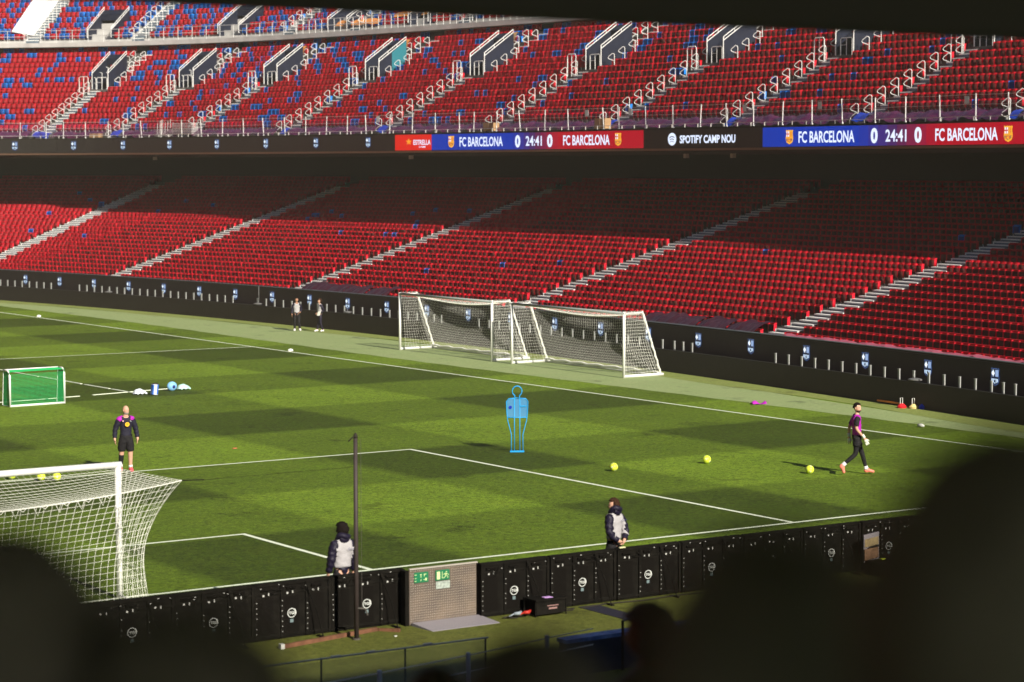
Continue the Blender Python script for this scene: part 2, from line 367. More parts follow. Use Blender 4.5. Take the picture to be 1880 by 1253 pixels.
# ---------------------------------------------------------------- stands
def terrace(T, name, parent, mats, holes=()):
    mb = MB(); prof = []
    for k in range(T['n']):
        z = T['z0']+T['dz']*k; d = T['d0']+T['dd']*k; prof += [(d, z-T['dz']), (d, z), (d+T['dd'], z)]
    if not holes: strip(mb, T['s0']-2, T['s1']+2, prof)
    else:
        cuts = sorted(holes); s = T['s0']-2
        for h in cuts:
            strip(mb, s, h[0], prof); 
            pa = [p for p in prof if p[0] <= h[2]+1e-6]; pb = [p for p in prof if p[0] >= h[3]-1e-6]
            strip(mb, h[0], h[1], pa, 2); strip(mb, h[0], h[1], pb, 2); s = h[1]
        strip(mb, s, T['s1']+2, prof)
    return mb.build(name, mats, parent)
def stairway(T, a, w, parent, k0=0, k1=None, sub=2, da=0, name='stairway', hl=None, up=0):
    mb = MB(); k1 = k1 or T['n']
    for k in range(k0, k1):
        for j in range(sub):
            d = T['d0']+T['dd']*(k+j/sub)-.02; z = T['z0']+T['dz']*(k+j/sub); hw = width_s(w/2, a, d); zt = z+.05+up; d1 = d+T['dd']/sub
            s0, s1 = a-hw+da, a+hw+da
            mb.mi = 1; mb.add([P(s0, d, zt-T['dz']/sub-.05), P(s1, d, zt-T['dz']/sub-.05), P(s1, d, zt-.045), P(s0, d, zt-.045)], [(0, 1, 2, 3)])
            mb.mi = 0; mb.add([P(s0, d-.01, zt-.05), P(s1, d-.01, zt-.05), P(s1, d-.01, zt), P(s0, d-.01, zt)], [(0, 1, 2, 3)])
            mb.add([P(s0, d-.01, zt), P(s1, d-.01, zt), P(s1, d+.17, zt), P(s0, d+.17, zt)], [(0, 1, 2, 3)])
            mb.mi = 2; mb.add([P(s0, d+.17, zt), P(s1, d+.17, zt), P(s1, d1, zt), P(s0, d1, zt)], [(0, 1, 2, 3)])
        # white side plates at the row ends
        d = T['d0']+T['dd']*k; z = T['z0']+T['dz']*k; hw = width_s(w/2+.03, a, d)
        mb.mi = 0
        if hl:
            for sg in (-1, 1): sbox(mb, a+sg*hw-.02+da, a+sg*hw+.02+da, d+.30, d+.40, z, z+hl)
    return mb.build(name, [m_nose, m_riser, m_tread], parent)
low = empty('lower_stand', P(60, 1, 0), label='lower tier of red seats behind the pitchside screens, half in shadow', cat='stand')
def rel(o, par): o.parent = par; o.matrix_parent_inverse = Matrix.Translation(-par.location)
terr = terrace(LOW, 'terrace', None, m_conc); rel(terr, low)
for a in low_aisles: rel(stairway(LOW, a, 1.34, None, 0, 25, hl=.24, up=.09), low)
mb = MB(); strip(mb, 10, 118, [(19.6, 6.5), (19.6, 12)]); rel(mb.build('back_wall', m_dark2), low)
mb = MB(); sbox(mb, 10, 118, .90, 1.0, 0, 1.74); rel(mb.build('front_wall', m_dark), low)
mb = MB(); sbox(mb, 10, 118, .86, 1.04, 1.742, 1.775); rel(mb.build('coping', mat('coping_metal', (.16, .19, .22), .5, metal=.4)), low)
# maroon covers over the front row
mcv = MB()
def drape(mb, s0, s1, d0, d1, z0, z1, n=None, amp=.05, seed=0):
    n = n or max(4, int((s1-s0)/.12)); r = np.random.RandomState(seed+int(s0*7)); ph = r.rand(6)*6.28; k = len(mb.v)
    m = 5
    for i in range(n+1):
        s = s0+(s1-s0)*i/n; b = math.sin(s*5.1+ph[0])*.5+math.sin(s*11.7+ph[1])*.3+math.sin(s*2.3+ph[2])*.5+r.randn()*.15
        for j in range(m):
            t = j/(m-1); ar = 1-(2*t-1)**2 if False else math.sin(t*PI*.62)
            mb.v.append(tuple(P(s, d0+(d1-d0)*t+amp*b*math.sin(t*3), z0+(z1-z0)*ar+amp*b)))
    for i in range(n):
        for j in range(m-1): a = k+i*m+j; mb.face([a, a+m, a+m+1, a+1])
for s0, s1 in ((67.0, 74.9), (38.3, 46.2)):
    c = MB(); s = s0
    while s < s1: e = min(s+2.0, s1); drape(c, s, e-.05, 1.0, 1.95, 1.72, 2.08, amp=.075); s = e
    tag(c.build('seat_cover', m_maroon, smooth=True), ('crumpled dark maroon sheet over front row seats behind the far goal' if s0 > 60 else 'crumpled dark maroon sheet over front row seats right of the goals'), 'cover', 'maroon front row covers')
c = MB(); drape(c, 20, 36.3, .98, 1.25, 1.76, 1.82, amp=.03); tag(c.build('seat_cover', mat('pink_film', (.42, .10, .15), .3, bump=.8, bscale=4), smooth=True), 'thin pinkish film along the top of the pitchside wall at the right', 'cover')
# ---- middle stand
midp = empty('middle_stand', P(60, 11, 9), label='sunlit middle tier of seats above the long ribbon screen', cat='stand')
th_ = sorted([(v-width_s(1.30, v, 18), v, 17.64, 19.77) for v in VOM])
rel(terrace(MID, 'terrace', None, m_conc, th_), midp)
mb = MB(); sbox(mb, 12, 121, 10.56, 11.6, 8.78, 9.70); sbox(mb, 12, 121, 10.5, 10.9, 8.60, 8.70); rel(mb.build('parapet', m_dark), midp)
mb = MB(); sbox(mb, 20, 121, 10.44, 10.56, 8.64, 8.74); rel(mb.build('trim_strip', mat('copper_trim', (.20, .12, .08), .5, metal=.3)), midp)
mb = MB(); sbox(mb, 12.0, 12.3, 10.6, 19.7, 0, 8.6); rel(mb.build('light_block_partition', m_dark2), low)  # unseen partition added to keep sunlight out from under the middle tier
mb = MB(); strip(mb, 12, 122, [(10.55, 8.62), (11.5, 8.45), (19.7, 8.6)]); rel(mb.build('soffit', m_dark2), midp)
for v, a in zip(VOM, mid_aisles):
    rel(stairway(MID, a, .80, None, 0, 9), midp); rel(stairway(MID, a, .80, None, 12, 16, da=-width_s(.75, a, 20)), midp)
    mb = MB()   # broad pale landing steps right of the vomitory
    for k in (9, 10, 11):
        d = MID['d0']+MID['dd']*k; z = MID['z0']+MID['dz']*k; s0 = v-width_s(2.1, v, d); s1 = v-width_s(1.45, v, d)
        sbox(mb, s0, s1, d, d+.7, z-.1, z+.16)
    rel(mb.build('landing_step', m_conc2), midp)
def vomitory(v, T, name, wd=1.30, d0=17.68, d1=19.75, zb=13.07, zf=14.12, zt=15.48, gate=True, teal=False):
    o = empty(name, P(v, d0, zb)); s1 = v; s0 = v-width_s(wd, v, d0); ww = width_s(.09, v, d0)
    for nm, s, mm in (('side_wall', s1, m_navy), ('side_wall', s0, m_navy)):
        mb = MB(); lo = zb-1.0; lo2 = zb+ (d1-d0)*.52-.6
        mb.hexa([P(s-ww/2, d0, lo), P(s-ww/2, d0, zf), P(s+ww/2, d0, lo), P(s+ww/2, d0, zf), P(s-ww/2, d1, lo2), P(s-ww/2, d1, zt), P(s+ww/2, d1, lo2), P(s+ww/2, d1, zt)])
        if teal and s == s0:
            dm = d0+(d1-d0)*.45; mb.mi = 1; e = ww/2+.01; zz = lambda d: zf+(zt-zf)*(d-d0)/(d1-d0)
            mb.add([P(s-e, dm, lo2), P(s-e, d1-.02, lo2), P(s-e, d1-.02, zt-.02), P(s-e, dm, zz(dm)-.02)], [(0, 1, 2, 3)])
        rel(mb.build('side_wall', [m_navy, m_teal]), o)
        mb = MB(); r = .022
        for dz in (.03, .20):
            mb.tube([P(s, d0, zf+dz), P(s, d1, zt+dz)], r, 5)
        for t in (0, .33, .66, 1): mb.tube([P(s, d0+(d1-d0)*t, zf+(zt-zf)*t-.02), P(s, d0+(d1-d0)*t, zf+(zt-zf)*t+.21)], .016, 4)
        mb.tube([P(s, d0-.02, zb), P(s, d0-.02, zf+.2)], .028, 5)
        rel(mb.build('handrail', m_white), o)
    mb = MB(); mb.hexa([P(s0, d0+.5, zb-1.0), P(s0, d0+.5, zb-.9), P(s1, d0+.5, zb-1.0), P(s1, d0+.5, zb-.9), P(s0, d1, zb-1.0), P(s0, d1, zb-.9), P(s1, d1, zb-1.0), P(s1, d1, zb-.9)])
    sbox(mb, s0, s1, d1-.02, d1+.05, zb-1, zb+(d1-d0)*.52+.05); rel(mb.build('passage', m_dark2), o)
    mb = MB(); zc = zf+(zt-zf)*.80; dc = d0+(d1-d0)*.80    # lintel closing the top rear
    mb.hexa([P(s0, dc, zc-.45), P(s0, dc, zc), P(s1, dc, zc-.45), P(s1, dc, zc), P(s0, d1, zt-.6), P(s0, d1, zt), P(s1, d1, zt-.6), P(s1, d1, zt)]); rel(mb.build('lintel', m_navy), o)
    if gate:
        mb = MB(); gs0 = s0+(s1-s0)*.28; gs1 = s0-(s1-s0)*.02 if False else s0+(s1-s0)*.02; mid = (gs0+gs1)/2+(s1-s0)*.02
        ga, gb = s0+(s1-s0)*.06, s0+(s1-s0)*.70
        mb.tube([P(gb, d0-.03, zb-.03), P(gb, d0-.03, zb+.72), P(gb-(gb-ga)*.1, d0-.03, zb+.78), P(ga+(gb-ga)*.1, d0-.03, zb+.78), P(ga, d0-.03, zb+.72), P(ga, d0-.03, zb-.03)], .024, 5)
        mb.tube([P((ga+gb)/2, d0-.03, zb-.03), P((ga+gb)/2, d0-.03, zb+.78)], .02, 5); mb.tube([P(gb, d0-.03, zb+.45), P((ga+gb)/2, d0-.03, zb+.45)], .014, 4)
        rel(mb.build('gate', m_white), o)
    return o
names_v = ['rightmost vomitory of the middle stand under the dark deck edge', 'vomitory of the middle stand above the right FC BARCELONA crest', 'vomitory of the middle stand above the second blue scoreboard panel', 'vomitory above the SPOTIFY CAMP NOU lettering', 'vomitory above the crimson panel of the first scoreboard', 'vomitory above the blue panel of the first scoreboard with clean navy walls', 'vomitory with a teal panel on its side wall in the middle stand', 'third vomitory from the left with navy walls and white rails', 'second vomitory from the left in the middle stand', 'leftmost dark vomitory of the middle stand']
for i, v in enumerate(VOM): tag(vomitory(v, MID, 'vomitory', teal=(abs(v-91.3) < .1)), names_v[i], 'stand entrance', 'entrances cut into the middle stand')
# looped handrails on the stairways of the middle stand
def handrail_mesh():
    mb = MB(); z = .80
    for k, (dz, dn) in enumerate(((0, 0), (-.40, 0))):
        mb.tube([(0, 0, -.0 if k == 0 else .0), (0, 0, z+dz-.05), (.0, -.03, z+dz), (0, -.12, z+dz+.02), (0, -.34, z+dz-.14), (0, -.37, z+dz-.20), (0, -.33, z+dz-.26), (0, -.05, z+dz-.36)], .016, 5)
    me_o = mb.build('stair_handrail', m_white); me = me_o.data; bpy.data.objects.remove(me_o)
    m2 = MB(); m2.tube([(0, 0, 0), (0, 0, z-.10), (0, -.03, z-.05), (0, -.12, z-.03), (0, -.34, z-.19), (0, -.37, z-.25), (0, -.33, z-.31), (0, -.05, z-.41)], .021, 5)
    o2 = m2.build('stair_handrail', m_white); me2 = o2.data; bpy.data.objects.remove(o2)
    return me, me2
hr2, hr1 = handrail_mesh()
ordn = ['far right', 'right', 'eighth', 'seventh', 'sixth', 'fifth', 'fourth', 'third', 'second', 'leftmost']
aisle_txt = ['at the right edge', 'below the right-hand entrance', 'below the entrance over the second blue scoreboard', 'below the entrance over the SPOTIFY lettering', 'below the entrance over the crimson scoreboard', 'below the entrance over the first blue scoreboard', 'below the entrance with the teal panel', 'below the third entrance from the left', 'below the second entrance from the left', 'below the leftmost entrance']
for i, (v, a) in enumerate(zip(VOM, mid_aisles)):
    for k in range(0, 15):
        d = MID['d0']+MID['dd']*(k+.35); z = MID['z0']+MID['dz']*k+.02
        if k < 9: ss = [(a+width_s(.42, a, d), hr2)]
        elif k < 12: ss = [(a+width_s(.42, a, d), hr1), (v-width_s(2.15, v, d), hr1)]
        else: ss = [(a-width_s(.75-.42, a, d), hr2), (a-width_s(.75+.42, a, d), hr1)]
        for s, me in ss:
            o = bpy.data.objects.new('stair_handrail', me); COL.objects.link(o); x, y, tx, ty = fr(s); o.location = P(s, d, z)
            # local -y of mesh -> along +s and slightly down the slope
            o.rotation_euler = (0, 0, math.atan2(ty, tx)+PI/2+.45)
            tag(o, 'white looped handrail on the middle stairway '+aisle_txt[i], 'handrail', 'handrails of the stairway '+aisle_txt[i])
    # tall square frame beside the stair foot of the entrance
    d = MID['d0']+MID['dd']*8.3; z = MID['z0']+MID['dz']*8; mb = MB(); b0 = a+width_s(.5, a, d); b1 = b0+width_s(.72, a, d)
    mb.tube([P(b0, d, z), P(b0, d, z+1.12), P(b0+(b1-b0)*.1, d, z+1.2), P(b1-(b1-b0)*.1, d, z+1.2), P(b1, d, z+1.12), P(b1, d, z)], .024, 5); mb.tube([P((b0+b1)/2, d, z), P((b0+b1)/2, d, z+1.2)], .02, 5)
    tag(mb.build('crowd_barrier', m_white), 'tall white tubular frame beside the stairway '+aisle_txt[i], 'barrier', 'tubular frames by the entrances')
# ---- upper stand
up = empty('upper_stand', P(90, 23, 16), label='upper tier of mixed blue and red seats behind a pale walkway, top left', cat='stand')
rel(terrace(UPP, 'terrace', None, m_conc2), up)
mb = MB(); sbox(mb, 60, 122, 22.55, 24.0, 16.22, 16.52); rel(mb.build('walkway_edge', m_conc2), up)
mb = MB(); strip(mb, 60, 122, [(23.5, 16.2), (23.5, 15.3), (26, 15.0)]); rel(mb.build('fascia', m_conc), up)
for a in upp_aisles: rel(stairway(UPP, a, 1.0, None, 0, 12), up)
gr = empty('guard_rail', P(90, 22.7, 16.5), label='pale grey railing with closely spaced posts along the upper walkway', cat='railing')
mb = MB()
for z in (.86, .45): 
    pts = [P(s, 22.72, 16.52+z) for s in np.arange(64, 121, .7)]; mb.tube(pts, .02, 5)
rel(mb.build('rail', m_galv), gr)
post = MB(); post.tube([(0, 0, 0), (0, 0, .88)], .024, 5); pm = None
s = 66.0; cnt = 0
while s < 119 and cnt < 98:
    o = None
    if pm is None: o = post.build('post', m_galv); pm = o.data
    else: o = bpy.data.objects.new('post', pm); COL.objects.link(o)
    o.location = P(s, 22.72, 16.52)-gr.location; o.parent = gr
    s += .62/(1+23*kloc(s)) if s < 103 else 1.25/(1+23*kloc(s)); cnt += 1
for i, v in enumerate(UV):
    tag(vomitory(v, UPP, 'vomitory', wd=1.9, d0=24.0, d1=26.5, zb=16.9, zf=17.4, zt=19.0, gate=False), ['upper stand entrance hidden at the right under the deck edge', 'upper stand entrance behind the railing near the top centre', 'upper stand entrance just left of the top centre', 'upper stand entrance beside the orange covers', 'dark upper stand entrance with two sloping white rails near the top left', 'wide black upper stand entrance at the top left corner'][i], 'stand entrance', 'entrances cut into the upper stand')
for i, a in enumerate(upp_aisles):
    for k in range(0, 9):
        d = UPP['d0']+UPP['dd']*(k+.3); z = UPP['z0']+UPP['dz']*k
        for s, me in ((a+width_s(.5, a, d), hr1), (a-width_s(.5, a, d), hr1)):
            o = bpy.data.objects.new('stair_handrail', me); COL.objects.link(o); x, y, tx, ty = fr(s); o.location = P(s, d, z); o.rotation_euler = (0, 0, math.atan2(ty, tx)+PI/2+.45)
            tag(o, 'white looped handrail on a stairway of the upper stand', 'handrail', 'handrails of the upper stand')
# white cover boards over the upper stair at far left
mb = MB()
for s0, s1, a, b in ((114.75, 114.05, 24.3, 27.6), (114.75, 114.05, 27.7, 31.5)):
    za = 16.95+(a-24)*.62; zb_ = 16.95+(b-24)*.62
    mb.hexa([P(s1, a, za), P(s1, a, za+.06), P(s0, a, za+.3), P(s0, a, za+.36), P(s1, b, zb_), P(s1, b, zb_+.06), P(s0, b, zb_+.3), P(s0, b, zb_+.36)])
tag(mb.build('white_sheet', mat('white_sheeting', (.85, .85, .86), .6, bump=.1)), 'large sloping white sheet lying over an upper stairway at the top left', 'sheet')
for i, (s0, s1, k) in enumerate(((97.2, 99.6, 0), (100.1, 101.0, 0), (95.0, 96.6, 1), (92.6, 94.2, 1))):
    mb = MB(); d = UPP['d0']+UPP['dd']*(k+.2); z = UPP['z0']+UPP['dz']*k; drape(mb, s0, s1, d, d+.7, z+.25, z+.62, amp=.04, seed=i)
    tag(mb.build('orange_cover', m_orange, smooth=True), ['long orange cover over the first upper row near the top centre', 'short orange cover at the left end of the orange row', 'orange cover in the second upper row near the top centre', 'rightmost orange cover in the upper stand'][i], 'cover', 'orange covers on upper seats')
for i, (v, c) in enumerate(((82.2, m_card), (91.3, m_orange), (100.5, m_orange), (106.4, m_maroon))):
    mb = MB(); s0 = v-width_s(1.1, v, 20); s1 = v-width_s(.25, v, 20); drape(mb, s0, s1, 19.8, 20.4, 14.4, 15.55, amp=.03); tag(mb.build('folded_cover', [c], smooth=True), ['light brown cover behind the entrance over the first blue scoreboard', 'orange cover behind the entrance with the teal panel', 'orange cover behind the third entrance from the left', 'dark cover behind the second entrance from the left'][i], 'cover')
# ---- front of middle stand: glass balustrade, purple film, boxes
bal = empty('balustrade', P(60, 10.7, 9.7), label='glass balustrade with leaning white posts above the ribbon screen', cat='railing')
posts_s = [110.7, 109.4, 108.5, 107.3, 106.0, 105.1, 103.8, 101.9, 99.9, 98.0, 96.0, 94.0, 92.1, 90.1, 88.2, 86.3, 84.4, 82.7, 80.6, 78.6, 76.6, 74.5, 73.3, 71.4, 69.4, 67.4, 65.5, 62.7, 61.5, 59.45, 57.4, 55.4, 53.5, 51.6, 49.6, 47.6, 45.6, 43.5, 41.6, 39.5, 37.4, 35.5, 33.6, 31.6, 29.6, 112.5, 114.5]
pme = None
for s in posts_s:
    if pme is None:
        mb = MB(); mb.box((0, 0, .5), (.036, .036, 1.0)); mb.box((0, 0, -.05), (.07, .07, .12)); o = mb.build('post', m_white); pme = o.data
    else: o = bpy.data.objects.new('post', pme); COL.objects.link(o)
    o.parent = bal; o.location = P(s, 10.72, 9.74)-bal.location; x, y, tx, ty = fr(s); o.rotation_euler = (rng.randn()*.04, 0, math.atan2(ty, tx))
mb = MB(); strip(mb, 26, 119, [(10.74, 9.86), (10.74, 10.66)]); rel(mb.build('glass_panel', m_glass), bal)
mb = MB()
for z, r in ((10.70, .012), (10.32, .010), (9.86, .018)): mb.tube([P(s, 10.70, z+.01*math.sin(s*1.7)) for s in np.arange(26, 119, 1.0)], r, 4)
rel(mb.build('rail', m_galv), bal)
bkm = None
for s in np.arange(27, 118, .95):
    if bkm is None: mb = MB(); mb.tube([(0, 0, -.06), (0, 0, .12)], .022, 4); o = mb.build('bracket', m_brk); bkm = o.data
    else: o = bpy.data.objects.new('bracket', bkm); COL.objects.link(o)
    o.parent = bal; o.location = P(s, 10.66, 9.74)-bal.location
segs = []; prev = 27.5
for a in sorted(mid_aisles)[1:]+[117.0]: segs.append((prev, a-.6)); prev = a+.6
for i, (a, b) in enumerate(segs):
    if b-a < .8: continue
    mb = MB(); drape(mb, a, b, 11.0, 11.8, 9.76, 10.14, amp=.08, seed=i)
    tag(mb.build('plastic_sheet', m_purple, smooth=True), ['purple plastic sheet over the front row at the far right edge', 'purple plastic sheet behind the balustrade above the right 24:41 clock', 'purple plastic sheet above the second blue scoreboard panel', 'purple plastic sheet above the SPOTIFY CAMP NOU lettering', 'purple plastic sheet above the first crimson panel', 'purple plastic sheet above the first 24:41 clock', 'purple plastic sheet above the first blue panel', 'purple plastic sheet above the ESTRELLA panel', 'purple plastic sheet above the dark screen left of centre', 'purple plastic sheet above the second crest from the left', 'leftmost purple plastic sheet', 'purple plastic sheet at the left edge'][min(i, 11)], 'plastic sheet', 'purple sheets over the front row')
for i, a in enumerate(sorted(mid_aisles)[1:]):
    mb = MB(); s0 = a-.42; drape(mb, s0, s0+.5+.3*(i % 2), 11.1, 11.7, 9.8, 10.15, n=8, amp=.07, seed=i+50)
    tag(mb.build('blue_cloth', m_bsheet, smooth=True), 'crumpled blue cloth at the foot of a middle stand stairway', 'cloth', 'blue cloths at stair feet')
for i, (s, wd, h) in enumerate(((72.2, .85, .42), (63.15, .8, .5), (106.9, .5, .25))):
    mb = MB(); sbox(mb, s-wd/2, s+wd/2, 10.82, 11.2, 9.74, 9.74+h); q = mb.build('cardboard_box', m_card)
    mb = MB(); sbox(mb, s-.03, s+.03, 10.815, 11.205, 9.75, 9.745+h); mb.build('tape_strip', mat('tape', (.5, .36, .2), .3), q)
    tag(q, ['brown cardboard box behind the balustrade left of the first scoreboard clock', 'brown cardboard box behind the balustrade above the first crimson panel', 'flat cardboard box behind the balustrade at the left'][i], 'box')
for i, s in enumerate((81.6, 47.05, 37.9, 64.0, 52.2, 60.6)):
    mb = MB(); sbox(mb, s-.13, s+.13, 10.69, 10.70, 10.35, 10.66); tag(mb.build('notice', mat('paper', (.7, .68, .7), .7)), 'small white notice taped inside the balustrade '+['above the ESTRELLA panel', 'above the second blue panel', 'above the right crimson panel', 'above the first clock', 'right of the SPOTIFY lettering', 'above the middle crimson panel'][i], 'notice')
# stacked scaffold tubes / barrier parts near left
mb = MB()
for i in range(7): mb.tube([P(102.9-.25*i, 11.2, 9.75), P(102.9-.25*i, 11.25, 10.6+.1*(i % 3))], .02, 4)
for i in range(5): mb.tube([P(101.2, 11.0, 9.8+.09*i), P(102.9, 11.0, 9.8+.09*i)], .02, 4)
tag(mb.build('barrier_stack', m_galv), 'jumble of pale metal barrier frames stored behind the balustrade at the left', 'barriers')
mb = MB()
for i in range(7): sbox(mb, 99.3, 101.2, 11.0, 11.5, 9.9+i*.10, 9.95+i*.10)
tag(mb.build('bench_stack', m_galv), 'stack of pale grey slats behind the balustrade left of the fourth crest', 'slats')
# ---------------------------------------------------------------- ribbon screen
rs = empty('ribbon_screen', P(60, 10.5, 9), label='long curved LED ribbon screen with scoreboards along the middle stand edge', cat='screen')
mb = MB(); sbox(mb, 22, 120, 10.47, 10.55, 8.76, 9.62); rel(mb.build('screen_body', mat('led_screen_off', (.030, .027, .024), .5)), rs)
B = (.0, .028, .33); R_ = (.37, .0, .012); RD = (.62, .012, .006)
def panel(s1, s0, col, name='colour_panel', d=10.462):
    q = MB(); strip(q, s0, s1, [(d, 8.77), (d, 9.61)], max(1, int((s1-s0)/.8))); o = q.build(name, emi('screen_'+name, col, .78)); rel(o, rs)
def mixc(a, b, t): return tuple(a[i]*(1-t)+b[i]*t for i in range(3))
panel(79.77, 76.57, RD)
def board(l, b1, c1, r):
    panel(l, b1, B)
    n = 8; mid = (.06, .012, .07)
    for i in range(n):
        t = (i+.5)/n; c = mixc(mixc(B, mid, min(1, 2*t)), R_, max(0, 2*t-1)); panel(b1-(b1-c1)*i/n, b1-(b1-c1)*(i+1)/n, c)
    panel(c1, r, R_)
board(76.57, 69.7, 66.0, 59.28); board(50.61, 44.2, 39.4, 26)
m_txt = emi('screen_lettering', (.72, .80, 1.0), .82); m_txt2 = emi('screen_black', (.02, .018, .016), .5)
def stext(t, s_left, w_, z0, h, bold=.022, m=None, d=10.452, name='lettering'):
    v, f = text_geo(t, w_, h, bold); q = MB(); q.add([P(s_left-a, d, z0+b) for a, b in v], f); rel(q.build(name, m or m_txt), rs)
def sdisc(s, z, rs_, rz, d, m, name='disc', ring=None, n=24, a0=0, a1=2*PI):
    q = MB()
    if ring is None: q.add([P(s-rs_*math.cos(a), d, z+rz*math.sin(a)) for a in np.linspace(0, 2*PI, n, False)], [list(range(n))])
    else:
        A = np.linspace(a0, a1, n); q.add([P(s-k*rs_*math.cos(a), d, z+k*rz*math.sin(a)) for a in A for k in (1, ring)], [(2*i, 2*i+1, 2*i+3, 2*i+2) for i in range(n-1)])
    rel(q.build(name, m), rs)
def crest(par, s, z, h, d, mono=True, wf=1.0):
    """club shield: outline, cross quarter, striped quarter, band, striped lower half with ball"""
    w_ = h*.80*wf; q = MB()
    out = [(-.5, .98), (-.42, 1.0), (-.25, .96), (-.12, 1.0), (0, .97), (.12, 1.0), (.25, .96), (.42, 1.0), (.5, .98), (.46, .86), (.43, .74), (.46, .60), (.5, .48), (.5, .36), (.45, .22), (.36, .12), (.2, .06), (.07, .03), (0, -.02), (-.07, .03), (-.2, .06), (-.36, .12), (-.45, .22), (-.5, .36), (-.5, .48), (-.46, .60), (-.43, .74), (-.46, .86)]
    T = lambda x, y, dd=0: P(s-x*w_, d-dd, z+(y-.5)*h)
    C = (dict(o=emi('crest_rim', (.07, .14, .36), .7), a=emi('crest_white', (.80, .90, 1), .9), b=emi('crest_pale', (.30, .42, .66), .7), c=emi('crest_dark', (.012, .02, .05), .6), e=emi('crest_stripe', (.62, .80, 1), .85)) if mono else
         dict(o=emi('crest_gold', (.85, .42, .03), .8), a=emi('crest_white2', (.85, .8, .85), .8), b=emi('crest_gold2', (.8, .33, .02), .8), c=emi('crest_navy', (.03, .02, .12), .6), e=emi('crest_red', (.55, .02, .03), .7)))
    ms = list(C.values()); ix = {k: i for i, k in enumerate(C)}
    def poly(pts, k, dd): q.mi = ix[k]; q.add([T(x, y, dd) for x, y in pts], [list(range(len(pts)))])
    poly(out, 'o', 0)
    if mono: poly([(x*.90, .49+(y-.49)*.94) for x, y in out], 'c', .003)
    poly([(-.40, .90), (-.02, .90), (-.02, .52), (-.40, .52)], 'a' if not mono else 'c', .005)
    k = 'e' if not mono else 'a'
    poly([(-.25, .90), (-.17, .90), (-.17, .52), (-.25, .52)], k, .009); poly([(-.40, .75), (-.02, .75), (-.02, .67), (-.40, .67)], k, .012)
    if mono: poly([(-.33, .82), (-.09, .82), (-.09, .60), (-.33, .60)], 'a', .014)
    poly([(.03, .90), (.41, .90), (.39, .52), (.03, .52)], 'b', .005)
    if not mono:
        for i in range(4): poly([(.07+i*.09, .90), (.11+i*.09, .90), (.11+i*.09, .54), (.07+i*.09, .54)], 'b' if i % 2 else 'e', .009)
    poly([(-.43, .50), (.43, .50), (.45, .42), (-.45, .42)], 'c' if mono else 'b', .006)
    for i in range(5):
        x0 = -.40+i*.165; yb = .12+.5*abs(x0+.07)*.55
        poly([(x0, .40), (x0+.11, .40), (x0+.10, yb), (x0+.01, yb)], 'e' if mono else ('c' if i % 2 == 0 else 'e'), .007)
    poly([(.09*math.cos(a), .27+.075*math.sin(a)) for a in np.linspace(0, 2*PI, 10, False)], 'c' if mono else 'b', .011)
    rel(q.build('crest', ms), par)
for s in (110.84, 107.8, 104.92, 100.76, 96.19, 91.55, 86.9, 82.16): crest(rs, s, 9.22, .60, 10.452, True, .9 if s < 103 else .62)
for s, z in ((74.85, 9.2), (61.2, 9.2), (48.75, 9.18), (35.2, 9.16)): crest(rs, s, z, .62, 10.44, False, 1.0)
stext('FC BARCELONA', 74.15, 3.65, 8.94, .50); stext('FC BARCELONA', 65.55, 3.68, 8.94, .50); stext('FC BARCELONA', 48.15, 3.68, 8.92, .50); stext('FC BARCELONA', 39.45, 3.65, 8.92, .50)
stext('24:41', 68.6, 1.32, 8.94, .50, .02); stext('24:41', 42.5, 1.30, 8.92, .50, .02)
for s in (69.25, 66.62, 43.2, 40.48): stext('0', s+.23, .44, 8.86, .64, .045)
stext('ESTRELLA', 78.15, 1.50, 9.06, .27, .02); stext('DAMM', 77.65, .55, 8.90, .10, .01)
q = MB(); q.add([P(78.55-.30*(1 if i % 2 == 0 else .4)*math.sin(i*PI/5)*1.0, 10.45, 9.23+.2*(1 if i % 2 == 0 else .4)*math.cos(i*PI/5)) for i in range(10)], [list(range(10))]); rel(q.build('star', emi('star_gold', (.85, .30, .02), .8)), rs)
stext('SPOTIFY CAMP NOU', 56.55, 4.03, 8.97, .37, .035)
sdisc(57.12, 9.17, .31, .29, 10.452, m_txt, 'logo_disc')
for k, (rz, cz) in enumerate(((.23, 8.96), (.20, 8.95), (.16, 8.94))): sdisc(57.12, cz+[.10, .03, -.03][k], [.30, .25, .2][k], [.25, .22, .18][k], 10.445, m_txt2, 'logo_arc', ring=.84, a0=PI*.28, a1=PI*.75, n=10)
for i, s in enumerate((103.0, 79.2, 56.9, 53.5)):
    mb = MB(); sbox(mb, s-.08, s+.08, 11.0, 11.2, 8.3, 8.5); tag(mb.build('soffit_light', mat('lamp_body', (.4, .36, .3), .6)), 'small boxy fitting under the ribbon screen '+['at the left', 'below the ESTRELLA panel', 'below the SPOTIFY lettering', 'right of the SPOTIFY lettering'][i], 'light fitting')
# ---------------------------------------------------------------- far pitchside screens
fb = empty('advertising_board', P(60, 0, 0), label='low black advertising board along the far side of the pitch', cat='board')
mb = MB(); sbox(mb, 8, 112, -.06, .06, 0, .86); rel(mb.build('board_face', m_board), fb)
ws = empty('wall_screen', P(60, .85, 1.2), label='black screen with pale blue club crests behind the far advertising board', cat='screen')
mb = MB(); sbox(mb, 8, 112, .82, .88, .5, 1.70); rel(mb.build('screen_face', m_board), ws)
s = 102.0; i = 0
while s > 12: crest(ws, s, 1.25, .57, .805, True, .92); s -= 3.55
mb = MB(); strip(mb, 8, 112, [(.06, .75), (.82, .75)]); rel(mb.build('walkway', m_dark), ws)
grp = [(98.3, 9, 105), (79.86, 21, 0), (60.6, 22, 77.9), (41.05, 20, 57.9), (22.0, 21, 38.4), (16.0, 3, 19)]
px = []
s = 98.3
while s < 111: px.append(s); s += .76
s = 79.86
